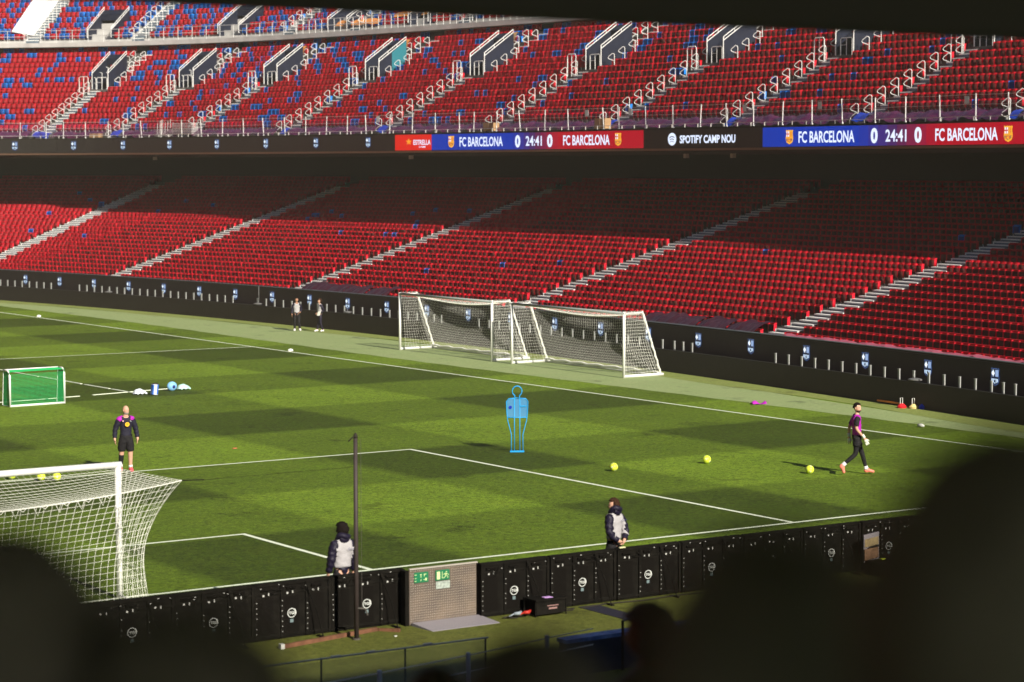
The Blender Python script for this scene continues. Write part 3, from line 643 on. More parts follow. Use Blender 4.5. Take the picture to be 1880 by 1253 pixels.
while s < 96: px.append(s); s += .775
s = 60.6
while s < 77.6: px.append(s); s += .82 if s > 61.5 else .64
s = 41.05
while s < 58.1: px.append(s); s += .84 if s > 42 else .62
s = 22.0
while s < 38.6: px.append(s); s += .82 if s > 23 else .6
pm2 = None
for s in px[:99]:
    if pm2 is None:
        mb = MB(); mb.box((0, 0, .17), (.09, .04, .34)); mb.box((0, 0, .345), (.105, .06, .02)); o = mb.build('bracket', mat('bracket_white', (.36, .37, .36), .45, var=.15, scale=20)); pm2 = o.data
    else: o = bpy.data.objects.new('bracket', pm2); COL.objects.link(o)
    o.parent = fb; x, y, tx, ty = fr(s); o.location = P(s, .12, .86)-fb.location; o.rotation_euler = (0, 0, math.atan2(ty, tx))
for i, (s, big) in enumerate(((92.3, 0), (77.4, 1), (68.9, 0), (27.2, 1))):
    mb = MB(); p = P(s, .1, .87)
    mb.ball(p+Vector((0, 0, .05)), (.22, .28, .06), 10, 6); mb.tube([p+Vector((0, 0, .05)), p+Vector((0, .1, .22))], .02, 5)
    if big and s > 50: mb.tube([p+Vector((0, -.12, .05)), p+Vector((0, -.12, .95))], .02, 5)
    tag(mb.build('microphone_stand', mat('grey_plastic', (.13, .13, .13), .5), smooth=True), ['small black microphone on the far board at the left', 'microphone with a tall white rod left of the two far stewards', 'small microphone on the board seen through the far goal net', 'dark rounded device on top of the far board at the right'][i], 'microphone')
# ---------------------------------------------------------------- goals
def net_surface(mb, fn, nu, nv, r, sub=1, k=3):
    """cords along both directions of a surface fn(a,b)"""
    for i in range(nu+1):
        mb.tube([fn(i/nu, j/(nv*sub)) for j in range(nv*sub+1)], r, k, False)
    for j in range(nv+1):
        mb.tube([fn(i/(nu), j/nv) for i in range(nu+1)], r, k, False)
goal = empty('football_goal', (0, 0, 0), label='full-size white goal with sagging net at the lower left, seen from behind', cat='goal')
for sx in (-1, 1):
    mb = MB(); mb.tube([(sx*3.72, 0, 0), (sx*3.72, 0, 2.50)], .062, 14); mb.build('goal_post', m_white, goal, True)
    mb = MB(); mb.tube([(sx*3.72, -.02, .06), (sx*3.60, -1.1, .05), (sx*3.42, -2.0, .05)], .03, 6); mb.build('ground_bar', m_white, goal, True)
mb = MB(); mb.tube([(-3.78, 0, 2.50), (3.78, 0, 2.50)], .062, 14); mb.build('crossbar', m_white, goal, True)
CN = Vector((4.22, -1.66, 2.36))
def edge_rear_top(a):      # a: 0 left .. 1 right, rope between the two rear corners
    x = -CN.x+2*CN.x*a; t = abs(2*a-1); sag = (1-t**6)
    return Vector((x, CN.y-.02*sag, CN.z-.25*(1-t**2.2)-.04*(1-t)))
def f_top(a, b):
    p0 = Vector((-3.70+7.40*a, 0, 2.44)); p1 = edge_rear_top(a); p = p0.lerp(p1, b); p.z -= .13*math.sin(b*PI)*(1-abs(2*a-1)**4); return p
def rear_edge_side(b):     # b 0 top .. 1 bottom, right rear vertical edge pulled into a curve
    z = CN.z*(1-b)+.05*b; q_ = (1-b)
    return Vector((3.42+.80*q_**3.2+.02*math.sin(b*9), -2.0+.34*q_**2+.38*math.sin(b*PI), z))
def f_back(a, b):
    p0 = edge_rear_top(a); p1 = Vector((-3.42+6.84*a, -2.0, .05)); p = p0.lerp(p1, b); e = abs(2*a-1)**5
    R1 = rear_edge_side(b); R1 = Vector((R1.x*(1 if a > .5 else -1), R1.y, R1.z))
    p = p.lerp(R1, e) if e > 0 else p; p.y += .22*math.sin(b*PI)*(1-e); return p
def f_side(sg):
    def f(a, b):
        p0 = Vector((3.70, -.03, 2.46*(1-b)+.04*b)); p1 = rear_edge_side(b); p = p0.lerp(p1, a); p.z -= .05*math.sin(a*PI)*(1-b); p.x -= .04*math.sin(a*PI)*math.sin(b*PI); p.x *= sg; return p
    return f
nb = MB(); net_surface(nb, f_top, 60, 14, .0032); net_surface(nb, f_back, 60, 20, .0031)
for sg in (-1, 1): net_surface(nb, f_side(sg), 13, 20, .0031)
nb.tube([edge_rear_top(i/40) for i in range(41)], .010, 5); nb.build('net', m_net, goal)
nb = MB()      # loops hanging at the rear seam
for i in range(8, 52):
    a = i/62; p = edge_rear_top(a); p2 = edge_rear_top(a+1/62)
    if i % 3 != 1: nb.tube([p, (p+p2)/2-Vector((0, .02, .05+.05*((i*7) % 3))), p2], .006, 4)
nb.build('seam_cord', m_net, goal)
for sg in (-1, 1):
    nb = MB(); nb.tube([(sg*CN.x, CN.y, CN.z), (sg*(CN.x+.16), CN.y-.55, CN.z+.06)], .012, 5); nb.tube([(sg*(CN.x+.16), CN.y-.55, CN.z+.06), (sg*5.44, -5.75, 2.95)], .004, 4); nb.build('guy_rope', m_dark, goal)
pole = empty('net_pole', (5.44, -5.8, 0), label='tall slim brown pole standing on the near grass behind the screens', cat='pole')
mb = MB(); mb.tube([(0, 0, 0), (0, 0, 3.45)], [.042, .036], 12); mb.build('shaft', mat('brown_pole_paint', (.045, .034, .032), .55, var=.25, scale=3), pole, True)
mb = MB(); mb.tube([(0, 0, 3.45), (0, 0, 3.50), (0, 0, 3.54)], [.042, .034, .01], 8); mb.tube([(-.03, 0, 3.48), (-.14, 0, 3.40)], .012, 5); mb.build('finial', m_dark, pole, True)
mb = MB(); mb.tube([(.10, 0, 3.42), (.12, .02, .5)], .003, 4); mb.tube([(.0, -.05, .55), (.16, -.02, .52), (.22, 0, .40)], .014, 5); mb.build('halyard', mat('halyard_grey', (.10, .09, .08), .7), pole)
mb = MB(); mb.tube([(0, 0, 0), (0, 0, .03)], .07, 12); mb.build('base_plate', mat('base_plate_grey', (.08, .07, .06), .7), pole)
def training_goal(x, y0, y1, depth, lab):
    o = empty('training_goal', (x, y0, 0), label=lab, cat='goal', group='two portable training goals')
    W = y0-y1; H = 2.44; tf = .85; R = lambda m, n, mm, sm=True: m.build(n, mm, o, sm)
    L_ = lambda a: (0, -a, 0)
    for a in (0, W): mb = MB(); mb.tube([(0, -a, 0), (0, -a, H+.06)], .055, 10); R(mb, 'goal_post', m_white)
    mb = MB(); mb.tube([(0, .05, H), (0, -W-.05, H)], .055, 10); R(mb, 'crossbar', mat('grey_tube', (.30, .34, .33), .4) if 'crossbar_m' not in globals() else crossbar_m)
    for a in (0, W):
        mb = MB(); mb.tube([(0, -a, .06), (depth+.1, -a, .06)], .06, 8); R(mb, 'base_bar', m_white)
        mb = MB(); mb.tube([(0, -a, H), (tf, -a, H+.0), (tf+.08, -a, H-.06), (depth, -a, .1)], .022, 6); R(mb, 'net_support', m_white)
    mb = MB(); mb.tube([(depth-.1, 0, .05), (depth-.15, -W*.25, .05), (depth-.12, -W*.5, .05), (depth-.1, -W, .05)], .035, 6); R(mb, 'rear_bar', m_white)
    nb = MB(); sg = lambda a: math.sin(a*PI)
    net_surface(nb, lambda a, b: Vector((b*tf, -W*a, H-.30*sg(a)**.8*b-.05*sg(b))), int(W/.12), 7, .0036)
    net_surface(nb, lambda a, b: Vector((tf+(depth-tf-.1)*b-.30*sg(b)*(.4+.6*sg(a)), -W*a, (H-.30*sg(a)**.8)*(1-b)+.06)), int(W/.12), 20, .0036)
    for sd_ in (0, W):
        net_surface(nb, lambda a, b: Vector(((tf+(depth-tf)*b)*a*(1-.10*sg(b)), -sd_+.08*sg(a)*sg(b)*(1 if sd_ else -1), H*(1-b)+.06)), 12, 20, .0036)
    nb.build('net', m_net, o)
    nb = MB(); nb.tube([(tf*1.0, -W*i/30, H-.30*sg(i/30)**.8) for i in range(31)], .022, 5); nb.tube([(depth-.12-.05*sg(i/20), -W*i/20, .14+.03*math.sin(i*2.1)) for i in range(21)], .05, 5)
    for a in (0, W): nb.tube([(tf+(depth-tf)*i/14+.02*math.sin(i*3), -a, H*(1-i/14)+.06) for i in range(15)], .035, 5)
    nb.build('gathered_net', m_net, o)
    return o
crossbar_m = mat('grey_tube', (.32, .36, .35), .4)
training_goal(38.42, 47.2, 39.97, 1.75, 'left one of the two white portable goals on the far touchline')
training_goal(38.38, 38.45, 30.9, 1.75, 'right one of the two white portable goals, nearest the goalkeeper')
# mini goal
mg = empty('mini_goal', (15.25, 33.95, 0), label='small white goal with bright green net at the left edge', cat='goal')
mgm = mat('green_net', (.02, .42, .12), .5); a0 = math.radians(4)
def MG(x, y, z): return Vector((x*math.cos(a0)-y*math.sin(a0), x*math.sin(a0)+y*math.cos(a0), z))
W_, H_, D_ = 2.0, 1.2, .75
for x in (0, W_): mb = MB(); mb.tube([MG(x, 0, 0), MG(x, 0, H_-.14), MG(x, .05, H_-.04), MG(x, .14, H_), MG(x, .45, H_)], .032, 8); mb.build('side_frame', m_white, mg, True)
mb = MB(); mb.tube([MG(0, .45, H_), MG(W_, .45, H_)], .035, 8); mb.build('crossbar', m_white, mg, True)
mb = MB(); mb.tube([MG(0, .0, .03), MG(W_, 0, .03)], .04, 8); mb.build('base_bar', m_white, mg, True)
for x in (0, W_): mb = MB(); mb.tube([MG(x, .45, H_), MG(x-.0, .55, .03), MG(x, 0, .03)], .02, 6); mb.build('rear_frame', m_white, mg)
nb = MB(); net_surface(nb, lambda a, b: MG(W_*a, 0.0+.0*b, .04+(H_-.16)*b), 44, 24, .0055); net_surface(nb, lambda a, b: MG(W_*a, .04+.41*b, H_-.03*(1-b)), 44, 8, .009)
for x in (0, W_): net_surface(nb, lambda a, b: MG(x, .5*a, .04+(H_-.06)*b), 12, 26, .009)
nb.build('net', mgm, mg)
# ---------------------------------------------------------------- balls
m_ball = mat('neon_yellow', (.70, .82, .06), .4, spec=.4)
m_ballp = mat('ball_marks', (.78, .80, .55), .4, col2=(.35, .42, .03), scale=14)
bl = [(22.1, 9.45, 'yellow football nearest the blue training mannequin'), (25.1, 9.3, 'yellow football lying between the other two in front of the goalkeeper'), (26.0, 6.15, 'yellow football at the heels of the walking goalkeeper'),
      (8.42, 16.9, 'leftmost yellow football seen through the goal net'), (8.93, 16.2, 'middle yellow football seen through the goal net'), (9.25, 15.95, 'rightmost of the three yellow footballs seen through the goal net')]
for x, y, lab in bl:
    o = empty('football', (x, y, .112), label=lab, cat='ball'); R = Matrix.Rotation(x*3, 3, 'X') @ Matrix.Rotation(y, 3, 'Z')
    mb = MB(); mb.ball((0, 0, 0), .112, 20, 14, R); mb.build('ball_skin', m_ball, o, True)
    mb = MB()
    for k in range(9):
        t = k*2.4; zz = 1-2*(k+.5)/9; rr = math.sqrt(1-zz*zz); c = Vector((rr*math.cos(t), rr*math.sin(t), zz)); u = c.orthogonal().normalized(); v = c.cross(u)
        mb.add([(R @ (c*.1135+(u*math.cos(b*PI/2.5)+v*math.sin(b*PI/2.5))*.032)) for b in range(5)], [(0, 1, 2, 3, 4)])
    mb.build('ball_panel', m_ballp, o)
# ---------------------------------------------------------------- mannequin
mn = empty('training_mannequin', (22.28, 14.25, 0), rz=math.radians(-30), label='blue wire-frame training mannequin standing on the pitch', cat='mannequin')
m_cy = mat('sky_blue_tube', (.02, .32, .70), .4); r = .015
mb = MB()
for sx in (-1, 1):
    mb.tube([(sx*.165, 0, 0), (sx*.16, 0, .50), (sx*.265, 0, .90), (sx*.29, 0, 1.12), (sx*.30, 0, 1.44), (sx*.24, 0, 1.51), (0, 0, 1.53)], r, 6)
    mb.tube([(sx*.075, 0, 0), (sx*.075, 0, 1.53)], r, 6)
mb.tube([(-.29, 0, .98), (.29, 0, .98)], r, 6); mb.build('frame', m_cy, mn, True)
mb = MB(); mb.tube([(-.06, 0, 1.53), (-.07, 0, 1.58)]+[(.135*math.sin(a), 0, 1.72-.135*math.cos(a)*1.05) for a in np.linspace(-.45-0, -2*PI+.45, 18)]+[(.07, 0, 1.58), (.06, 0, 1.53)], .017, 6); mb.build('head_loop', m_cy, mn, True)
mb = MB(); mb.tube([(-.20, 0, .02), (.20, 0, .02)], .03, 6); mb.build('base_bar', m_cy, mn)
mb = MB(); mb.add([(-.28, -.002, .99), (.28, -.002, .99), (.295, -.002, 1.44), (.24, -.002, 1.5), (-.24, -.002, 1.5), (-.295, -.002, 1.44), (-.28, .006, .99), (.28, .006, .99), (.295, .006, 1.44), (.24, .006, 1.5), (-.24, .006, 1.5), (-.295, .006, 1.44)], [(0, 1, 2, 3, 4, 5), (11, 10, 9, 8, 7, 6)])
mb.build('mesh_panel', mat('blue_mesh', (.08, .32, .60), .6, alpha=.55), mn)
mb = MB(); mb.add([(-.19+.045*math.cos(a), -.02, 1.27+.045*math.sin(a)) for a in np.linspace(0, 2*PI, 14, False)], [list(range(14))]); mb.build('round_badge', mat('deep_blue', (.0, .02, .40), .5), mn)
mb = MB(); mb.box((.17, -.02, 1.30), (.17, .012, .03)); mb.build('label_bar', m_cy, mn)
# ---------------------------------------------------------------- people
DG = bpy.context.evaluated_depsgraph_get
def skin_mesh(J, E, rad, root='pelvis', sub=2):
    names = list(J); ix = {n: i for i, n in enumerate(names)}
    me = bpy.data.meshes.new('sk'); me.from_pydata([J[n] for n in names], [(ix[a], ix[b]) for a, b in E], [])
    o = bpy.data.objects.new('sk', me); COL.objects.link(o); md = o.modifiers.new('s', 'SKIN'); md.use_smooth_shade = True; md.branch_smoothing = .6
    sv = me.skin_vertices[0].data
    for n in names: r_ = rad[n]; sv[ix[n]].radius = r_ if isinstance(r_, tuple) else (r_, r_); sv[ix[n]].use_root = (n == root)
    m2 = o.modifiers.new('b', 'SUBSURF'); m2.levels = m2.render_levels = sub
    dg = DG(); dg.update(); r_ = bpy.data.meshes.new_from_object(o.evaluated_get(dg)); bpy.data.objects.remove(o); bpy.data.meshes.remove(me); return r_
BASE = dict(pelvis=(0, 0, .96), waist=(0, .0, 1.10), chest=(0, -.01, 1.30), upper=(0, -.02, 1.43), neck=(0, -.01, 1.53), headb=(0, .01, 1.60),
    shL=(-.17, -.02, 1.45), elL=(-.24, -.03, 1.17), wrL=(-.26, .04, .93), haL=(-.26, .07, .85), shR=(.17, -.02, 1.45), elR=(.24, -.03, 1.17), wrR=(.26, .04, .93), haR=(.26, .07, .85),
    hiL=(-.095, 0, .90), knL=(-.11, .02, .51), anL=(-.115, -.02, .10), toL=(-.13, .15, .045), heL=(-.115, -.06, .045), hiR=(.095, 0, .90), knR=(.11, .02, .51), anR=(.115, -.02, .10), toR=(.13, .15, .045), heR=(.115, -.06, .045))
RAD = dict(pelvis=(.15, .115), waist=(.135, .10), chest=(.155, .115), upper=(.125, .10), neck=.058, headb=.062, shL=.068, elL=.045, wrL=.030, haL=(.042, .022), shR=.068, elR=.045, wrR=.030, haR=(.042, .022),
    hiL=.095, knL=.058, anL=.040, toL=(.042, .030), heL=.036, hiR=.095, knR=.058, anR=.040, toR=(.042, .030), heR=.036)
EDG = [('pelvis', 'waist'), ('waist', 'chest'), ('chest', 'upper'), ('upper', 'neck'), ('neck', 'headb')]
for q_ in 'LR': EDG += [('upper', 'sh'+q_), ('sh'+q_, 'el'+q_), ('el'+q_, 'wr'+q_), ('wr'+q_, 'ha'+q_), ('pelvis', 'hi'+q_), ('hi'+q_, 'kn'+q_), ('kn'+q_, 'an'+q_), ('an'+q_, 'to'+q_), ('an'+q_, 'he'+q_)]
def head_pts(nu=28, nv=20):
    V = []
    for j in range(nv+1):
        ph = PI*j/nv; z = -math.cos(ph)          # -1 chin .. 1 crown
        for i in range(nu):
            a = 2*PI*i/nu; x, y = math.sin(a), math.cos(a); s = math.sin(ph)
            wx, wy = .081, .097
            if z < .1: wx *= 1-.16*min(1, (.1-z)); 
            X = wx*x*s; Y = wy*y*s+(.010 if z < -.2 and y > 0 else 0)*s
            if z < -.05 and y < 0: Y *= 1-.45*min(1, (-.05-z)*1.2)
            Z = .125+.122*z
            if y > .93 and abs(X) < .022 and -.28 < z < .12: Y += .018*(1-abs(X)/.022)*(1 if z < -.1 else .6)
            if y > .8 and .12 < z < .30: Y += .004
            if y > .80 and -.02 < z < .12 and .015 < abs(X) < .045: Y -= .006
            V.append((X, Y, Z))
    F = []
    for j in range(nv):
        for i in range(nu): F.append((j*nu+i, j*nu+(i+1) % nu, (j+1)*nu+(i+1) % nu, (j+1)*nu+i))
    return V, F
def skin_mat(c): return mat('skin', c, .55, var=.08, scale=9, spec=.3)
S1 = skin_mat((.60, .34, .24)); S2 = skin_mat((.42, .22, .14)); m_eye = mat('eye', (.03, .02, .015), .3); m_lip = mat('lip', (.38, .13, .10), .5)
def person(loc, rz, label, J=None, H=1.8, skin=S1, head=(0, 0), garments=(), hair=None, beard=None, scale_w=1.0, group=None, fingers='relaxed', cat='person', headpos=None):
    o = empty('person', loc, rz, label=label, cat=cat, group=group); jj = dict(BASE); jj.update(J or {}); k = H/1.82
    jj = {n: Vector(p)*k for n, p in jj.items()}; rd = {n: ((r_[0]*k*scale_w, r_[1]*k) if isinstance(r_, tuple) else r_*k*scale_w) for n, r_ in RAD.items()}
    bm_ = skin_mesh(jj, EDG, rd)
    V = [v.co.copy() for v in bm_.vertices]; F = [list(p.vertices) for p in bm_.polygons]; bpy.data.meshes.remove(bm_)
    # nearest bone of each face
    bones = [(a, b, jj[a], jj[b]) for a, b in EDG]
    def near(c):
        best = None
        for a, b, p, q in bones:
            d = q-p; t = max(0, min(1, (c-p).dot(d)/max(d.length_squared, 1e-9))); e = (c-(p+d*t)).length-.5*((max(rd[a]) if isinstance(rd[a], tuple) else rd[a])*(1-t)+(max(rd[b]) if isinstance(rd[b], tuple) else rd[b])*t)
            if best is None or e < best[0]: best = (e, b, t)
        return best[1], best[2]
    vb = [near(v) for v in V]
    body = MB(); body.v = [tuple(v) for v in V]; body.f = [list(f) for f in F]; body.m = [0]*len(F)
    # fingers and thumb
    for q_, sg in (('L', -1), ('R', 1)):
        ha = jj['ha'+q_]; wr = jj['wr'+q_]; d = (ha-wr).normalized(); side = Vector((0, 1, 0)) if abs(d.y) < .7 else Vector((0, 0, 1)); side = (side-d*side.dot(d)).normalized(); inn = d.cross(side)*(-sg)
        if inn.dot(Vector((-sg, 0, 0))) < 0: inn = -inn
        cur = .5 if fingers == 'relaxed' else 1.1
        for i, ln in enumerate((.062, .070, .066, .052)):
            b = ha+side*(.026-.0175*i)*k*1.0+d*.012; p = [b]
            for j, sl_ in enumerate((.45, .30, .25)):
                g_ = cur*(j+.6)*.5; p.append(p[-1]+(d*math.cos(g_)+inn*math.sin(g_))*ln*sl_*k*1.15)
            body.tube(p, [.0092*k, .0088*k, .008*k, .0062*k], 6)
        b = ha-d*.03+side*.022; p = [b, b+(side*.7+d*.6+inn*.3)*.028*k, b+(side*.9+d*1.5+inn*.6)*.028*k, b+(side*.9+d*2.3+inn*.9)*.026*k]; body.tube(p, [.012*k, .011*k, .010*k, .007*k], 6)
    # head
    hv, hf = head_pts(); Rh = Matrix.Rotation(head[0], 3, 'Z') @ Matrix.Rotation(head[1], 3, 'X'); hb = jj['headb']-Vector((0, 0, .035*k)); HT = lambda p: Rh @ (Vector(p)*k*1.0)+hb
    body.add([HT(p) for p in hv], hf)
    for sx in (-1, 1): body.ball(HT((sx*.078, -.004, .118)), (.010*k, .018*k, .031*k), 8, 6, Rh)
    body.mi = 1
    for sx in (-1, 1): body.ball(HT((sx*.031, .083, .132)), (.011*k, .008*k, .006*k), 8, 5, Rh)
    body.mi = 2; body.ball(HT((0, .089, .062)), (.024*k, .007*k, .006*k), 8, 5, Rh)
    body.build('body', [skin, m_eye, m_lip], o, True)
    # garments: list of (name, {bone:(t0,t1)}, offset, mat)
    me = bpy.data.meshes.new('tmp'); me.from_pydata([tuple(v) for v in V], [], F); me.update(); NO = [v.normal.copy() for v in me.vertices]; bpy.data.meshes.remove(me)
    for nm, spec, off, mm, *extra in garments:
        fl = extra[0] if extra else None
        sel = [f for f in F if all((vb[i][0] in spec and spec[vb[i][0]][0] <= vb[i][1] <= spec[vb[i][0]][1]) for i in f) and (fl is None or all(fl(V[i]/k) for i in f))]
        if not sel: continue
        used = sorted({i for f in sel for i in f}); mp = {i: j for j, i in enumerate(used)}; gb = MB()
        fr_ = off if callable(off) else (lambda v, o_=off: o_)
        gb.v = [tuple(V[i]+NO[i]*fr_(V[i]/k)*k) for i in used]; gb.f = [[mp[i] for i in f] for f in sel]; gb.m = [0]*len(sel); g_o = gb.build(nm, mm, o, True)
        so_ = g_o.modifiers.new('t', 'SOLIDIFY'); so_.thickness = .006; so_.offset = -1
    for nm, cfg in (('hair', hair), ('beard', beard)):
        if not cfg: continue
        mm, fn, off = cfg; hb_ = MB(); sel = [f for f in hf if all(fn(Vector(hv[i])) for i in f)]; used = sorted({i for f in sel for i in f}); mp = {i: j for j, i in enumerate(used)}
        def hp(i):
            p = Vector(hv[i]); c = Vector((0, 0, .125)); d = (p-c).normalized(); n_ = math.sin(p.x*170+p.z*90)*math.sin(p.y*150+p.z*60)
            n2_ = math.sin(p.x*63+1)*math.sin(p.y*71)*math.sin(p.z*58+2); return HT(p+d*(off*(1+.28*n_+.55*n2_)))
        hb_.v = [tuple(hp(i)) for i in used]; hb_.f = [[mp[i] for i in f] for f in sel]; hb_.m = [0]*len(sel); h_ = hb_.build(nm, mm, o, True); sd_ = h_.modifiers.new('t', 'SOLIDIFY'); sd_.thickness = off*.9; sd_.offset = -1
    o['_k'] = k; o['_hb'] = tuple(hb); del o['_k']; del o['_hb']
    return o, jj, HT
full = lambda p: p.z > .165 or (p.y < .02 and p.z > .07) or (p.z > .135 and p.y < .07)
m_hair = mat('dark_hair', (.012, .009, .008), .95, spec=.05, var=.3, scale=60); m_hairb = mat('brown_hair', (.04, .02, .012), .95, spec=.05, var=.3, scale=60)
m_nk = mat('navy_jersey', (.012, .011, .026), .75, var=.15, bump=.3, bscale=14); m_blk = mat('black_cloth', (.010, .009, .011), .8, var=.15, bump=.3, bscale=14)
m_mag = mat('magenta_cloth', (.42, .015, .40), .65, bump=.3, bscale=14); m_sock = mat('white_sock', (.75, .73, .76), .8); m_pink = mat('orange_pink_boot', (.85, .24, .17), .45); m_wshoe = mat('white_shoe', (.80, .78, .80), .5)
m_vest = mat('grey_white_bib', (.40, .385, .40), .75, var=.08, scale=6, bump=.5, bscale=9); m_puf = mat('puffer_navy', (.010, .007, .022), .55, bump=.6, bscale=10)
both = lambda n, r: {n+'L': r, n+'R': r}
SL = {**both('sh', (0, 1)), **both('el', (0, 1)), **both('wr', (0, .93))}; TOR = {'waist': (0, 1), 'chest': (0, 1), 'upper': (0, 1), 'neck': (0, .35)}
SHO = {**both('to', (0, 1)), **both('he', (0, 1)), **both('an', (.93, 1))}; SOCK = {**both('an', (.72, .97))}
wav = lambda a: (lambda p: a+.006*math.sin(p.z*60+p.x*25)+.004*math.sin(p.y*70+p.z*33))
# coach
yaw_c = math.atan2(-56.5, -25.8)-PI/2
c, jj, HT = person((11.41, 16.45, 0), yaw_c+.18, 'bald bearded man in black long-sleeved top with yellow badge beside the near goal', H=1.77, scale_w=1.24, head=(.55, 0),
    J=dict(anR=(.14, -.10, .11), toR=(.17, .05, .05), heR=(.13, -.16, .05), knR=(.12, -.03, .52), elL=(-.28, -.05, 1.17), wrL=(-.31, .02, .93), haL=(-.30, .05, .85), elR=(.28, -.05, 1.17), wrR=(.31, .02, .93), haR=(.31, .05, .85)),
    garments=[('training_top', {**TOR, **SL, 'pelvis': (0, 1)}, wav(.018), m_nk), ('shoulder_panel', {'shL': (.62, 1), 'elL': (0, .08)}, .026, m_mag, lambda p: p.z > 1.38 and p.x < 0), ('shoulder_panel', {'shR': (.45, 1), 'elR': (0, .16)}, .026, m_mag, lambda p: p.z > 1.38 and p.x > 0),
        ('shorts', {**both('hi', (0, 1)), **both('kn', (0, .80)), 'waist': (0, .5)}, wav(.028), m_blk), ('sock', SOCK, .008, m_sock), ('calf_sleeve', {'anR': (.05, .72)}, .008, m_blk), ('boot', SHO, .010, mat('red_pink_shoe', (.75, .10, .12), .45))],
    beard=(mat('grey_beard', (.35, .30, .27), .8), lambda p: p.z < .075 and p.y > .0 and p.z > .012, .007))
hs = c
mb = MB(); k = 1.75/1.82
def badge(mb, cx, cz, r, y, n=20): mb.add([(cx+r*math.cos(a), y, cz+r*math.sin(a)) for a in np.linspace(0, 2*PI, n, False)], [list(range(n))])
badge(mb, -.01, 1.285, .058, .162); mb.build('round_badge', mat('yellow_badge', (.85, .48, .02), .6), c)
mb = MB()
for i in range(3):
    zz = 1.305-.02*i; mb.tube([(-.04+.006*i, .166, zz), (-.01, .166, zz+.007), (.02-.004*i, .166, zz)], .0035, 4)
mb.build('badge_arc', m_blk, c)
mb = MB(); mb.add([(-.125, .148, 1.365), (-.075, .152, 1.385), (-.11, .148, 1.352)][::1], [(0, 1, 2)]); mb.build('chest_tick', m_sock, c)
mb = MB(); mb.add([(.075, .145, 1.39), (.115, .142, 1.39), (.112, .145, 1.365), (.095, .146, 1.35), (.078, .145, 1.365)], [(0, 1, 2, 3, 4)]); mb.build('chest_crest', mat('pink_crest', (.65, .35, .40), .6), c)
# goalkeeper walking right, looking back to the camera side
gy = math.radians(-60)-PI/2+math.radians(22)
GKJ = dict(pelvis=(0, 0, .955), hiL=(-.09, 0, .90), hiR=(.09, 0, .90), knL=(-.09, .15, .53), anL=(-.09, .27, .10), toL=(-.09, .46, .06), heL=(-.09, .22, .045), knR=(.10, -.04, .53), anR=(.11, -.38, .24), toR=(.12, -.33, .05), heR=(.11, -.45, .22),
    elL=(-.22, -.16, 1.20), wrL=(-.22, -.17, .97), haL=(-.21, -.16, .87), elR=(.23, -.05, 1.19), wrR=(.20, .13, .98), haR=(.18, .20, .89))
GL = dict(both('ha', (0, 1)))
gk, _, _ = person((26.9, 5.35, 0), math.radians(-124), 'goalkeeper in magenta bib, black tights and white gloves walking to the right', H=1.87, head=(-.75, .05), J=GKJ,
    garments=[('tshirt', {**TOR, **both('sh', (0, 1)), **both('el', (0, .80))}, .014, m_blk), ('bib', {**TOR, 'pelvis': (0, 1), **both('sh', (0, 1)), **both('el', (0, 1))}, wav(.026), m_mag, lambda p: p.z > .99 and abs(p.x) < .18),
        ('tights', {**both('kn', (0, 1)), **both('an', (0, .80)), **both('hi', (0, 1))}, .006, m_blk), ('shorts', {**both('hi', (0, 1)), **both('kn', (0, .52)), 'waist': (0, .6)}, wav(.026), m_blk),
        ('sock', {**both('an', (.74, .99))}, .012, m_sock), ('boot', SHO, .011, m_pink)],
    hair=(m_hair, lambda p: p.z > .185 or (p.z > .11 and p.y < -.01) or (p.z > .16 and p.y < .05), .012), beard=(mat('dark_beard', (.05, .03, .022), .8), lambda p: p.z < .07 and p.y > .02 and p.z > .012, .006))
gm = mat('white_glove', (.72, .74, .62), .6, bump=.4, bscale=20)
for q_, (wr_, ha_) in dict(L=((-.22, -.17, .99), (-.21, -.16, .86)), R=((.20, .13, 1.0), (.18, .205, .87))).items():
    mb = MB(); kk = 1.87/1.82; a = Vector(wr_)*kk; b = Vector(ha_)*kk; d = (b-a).normalized(); sd_ = Vector((0, 1, 0))-d*d.y; sd_.normalize(); nn = d.cross(sd_)
    mb.tube([a-d*.04, a+d*.02, a+d*.05], [.046, .044, .050], 10); mb.ball(b, (.050, .030, .062), 12, 8, Matrix((sd_, nn, d)).transposed())
    for i in range(4): s_ = b+sd_*(.036-.024*i)+d*.035; mb.tube([s_, s_+d*.035-nn*.012*(1 if q_ == 'L' else -1), s_+d*.065-nn*.035*(1 if q_ == 'L' else -1)], [.0145, .014, .011], 7)
    s_ = b+sd_*.04-d*.02; mb.tube([s_, s_+sd_*.03+d*.03, s_+sd_*.03+d*.06], [.016, .014, .011], 7); mb.build('glove', gm, gk, True)
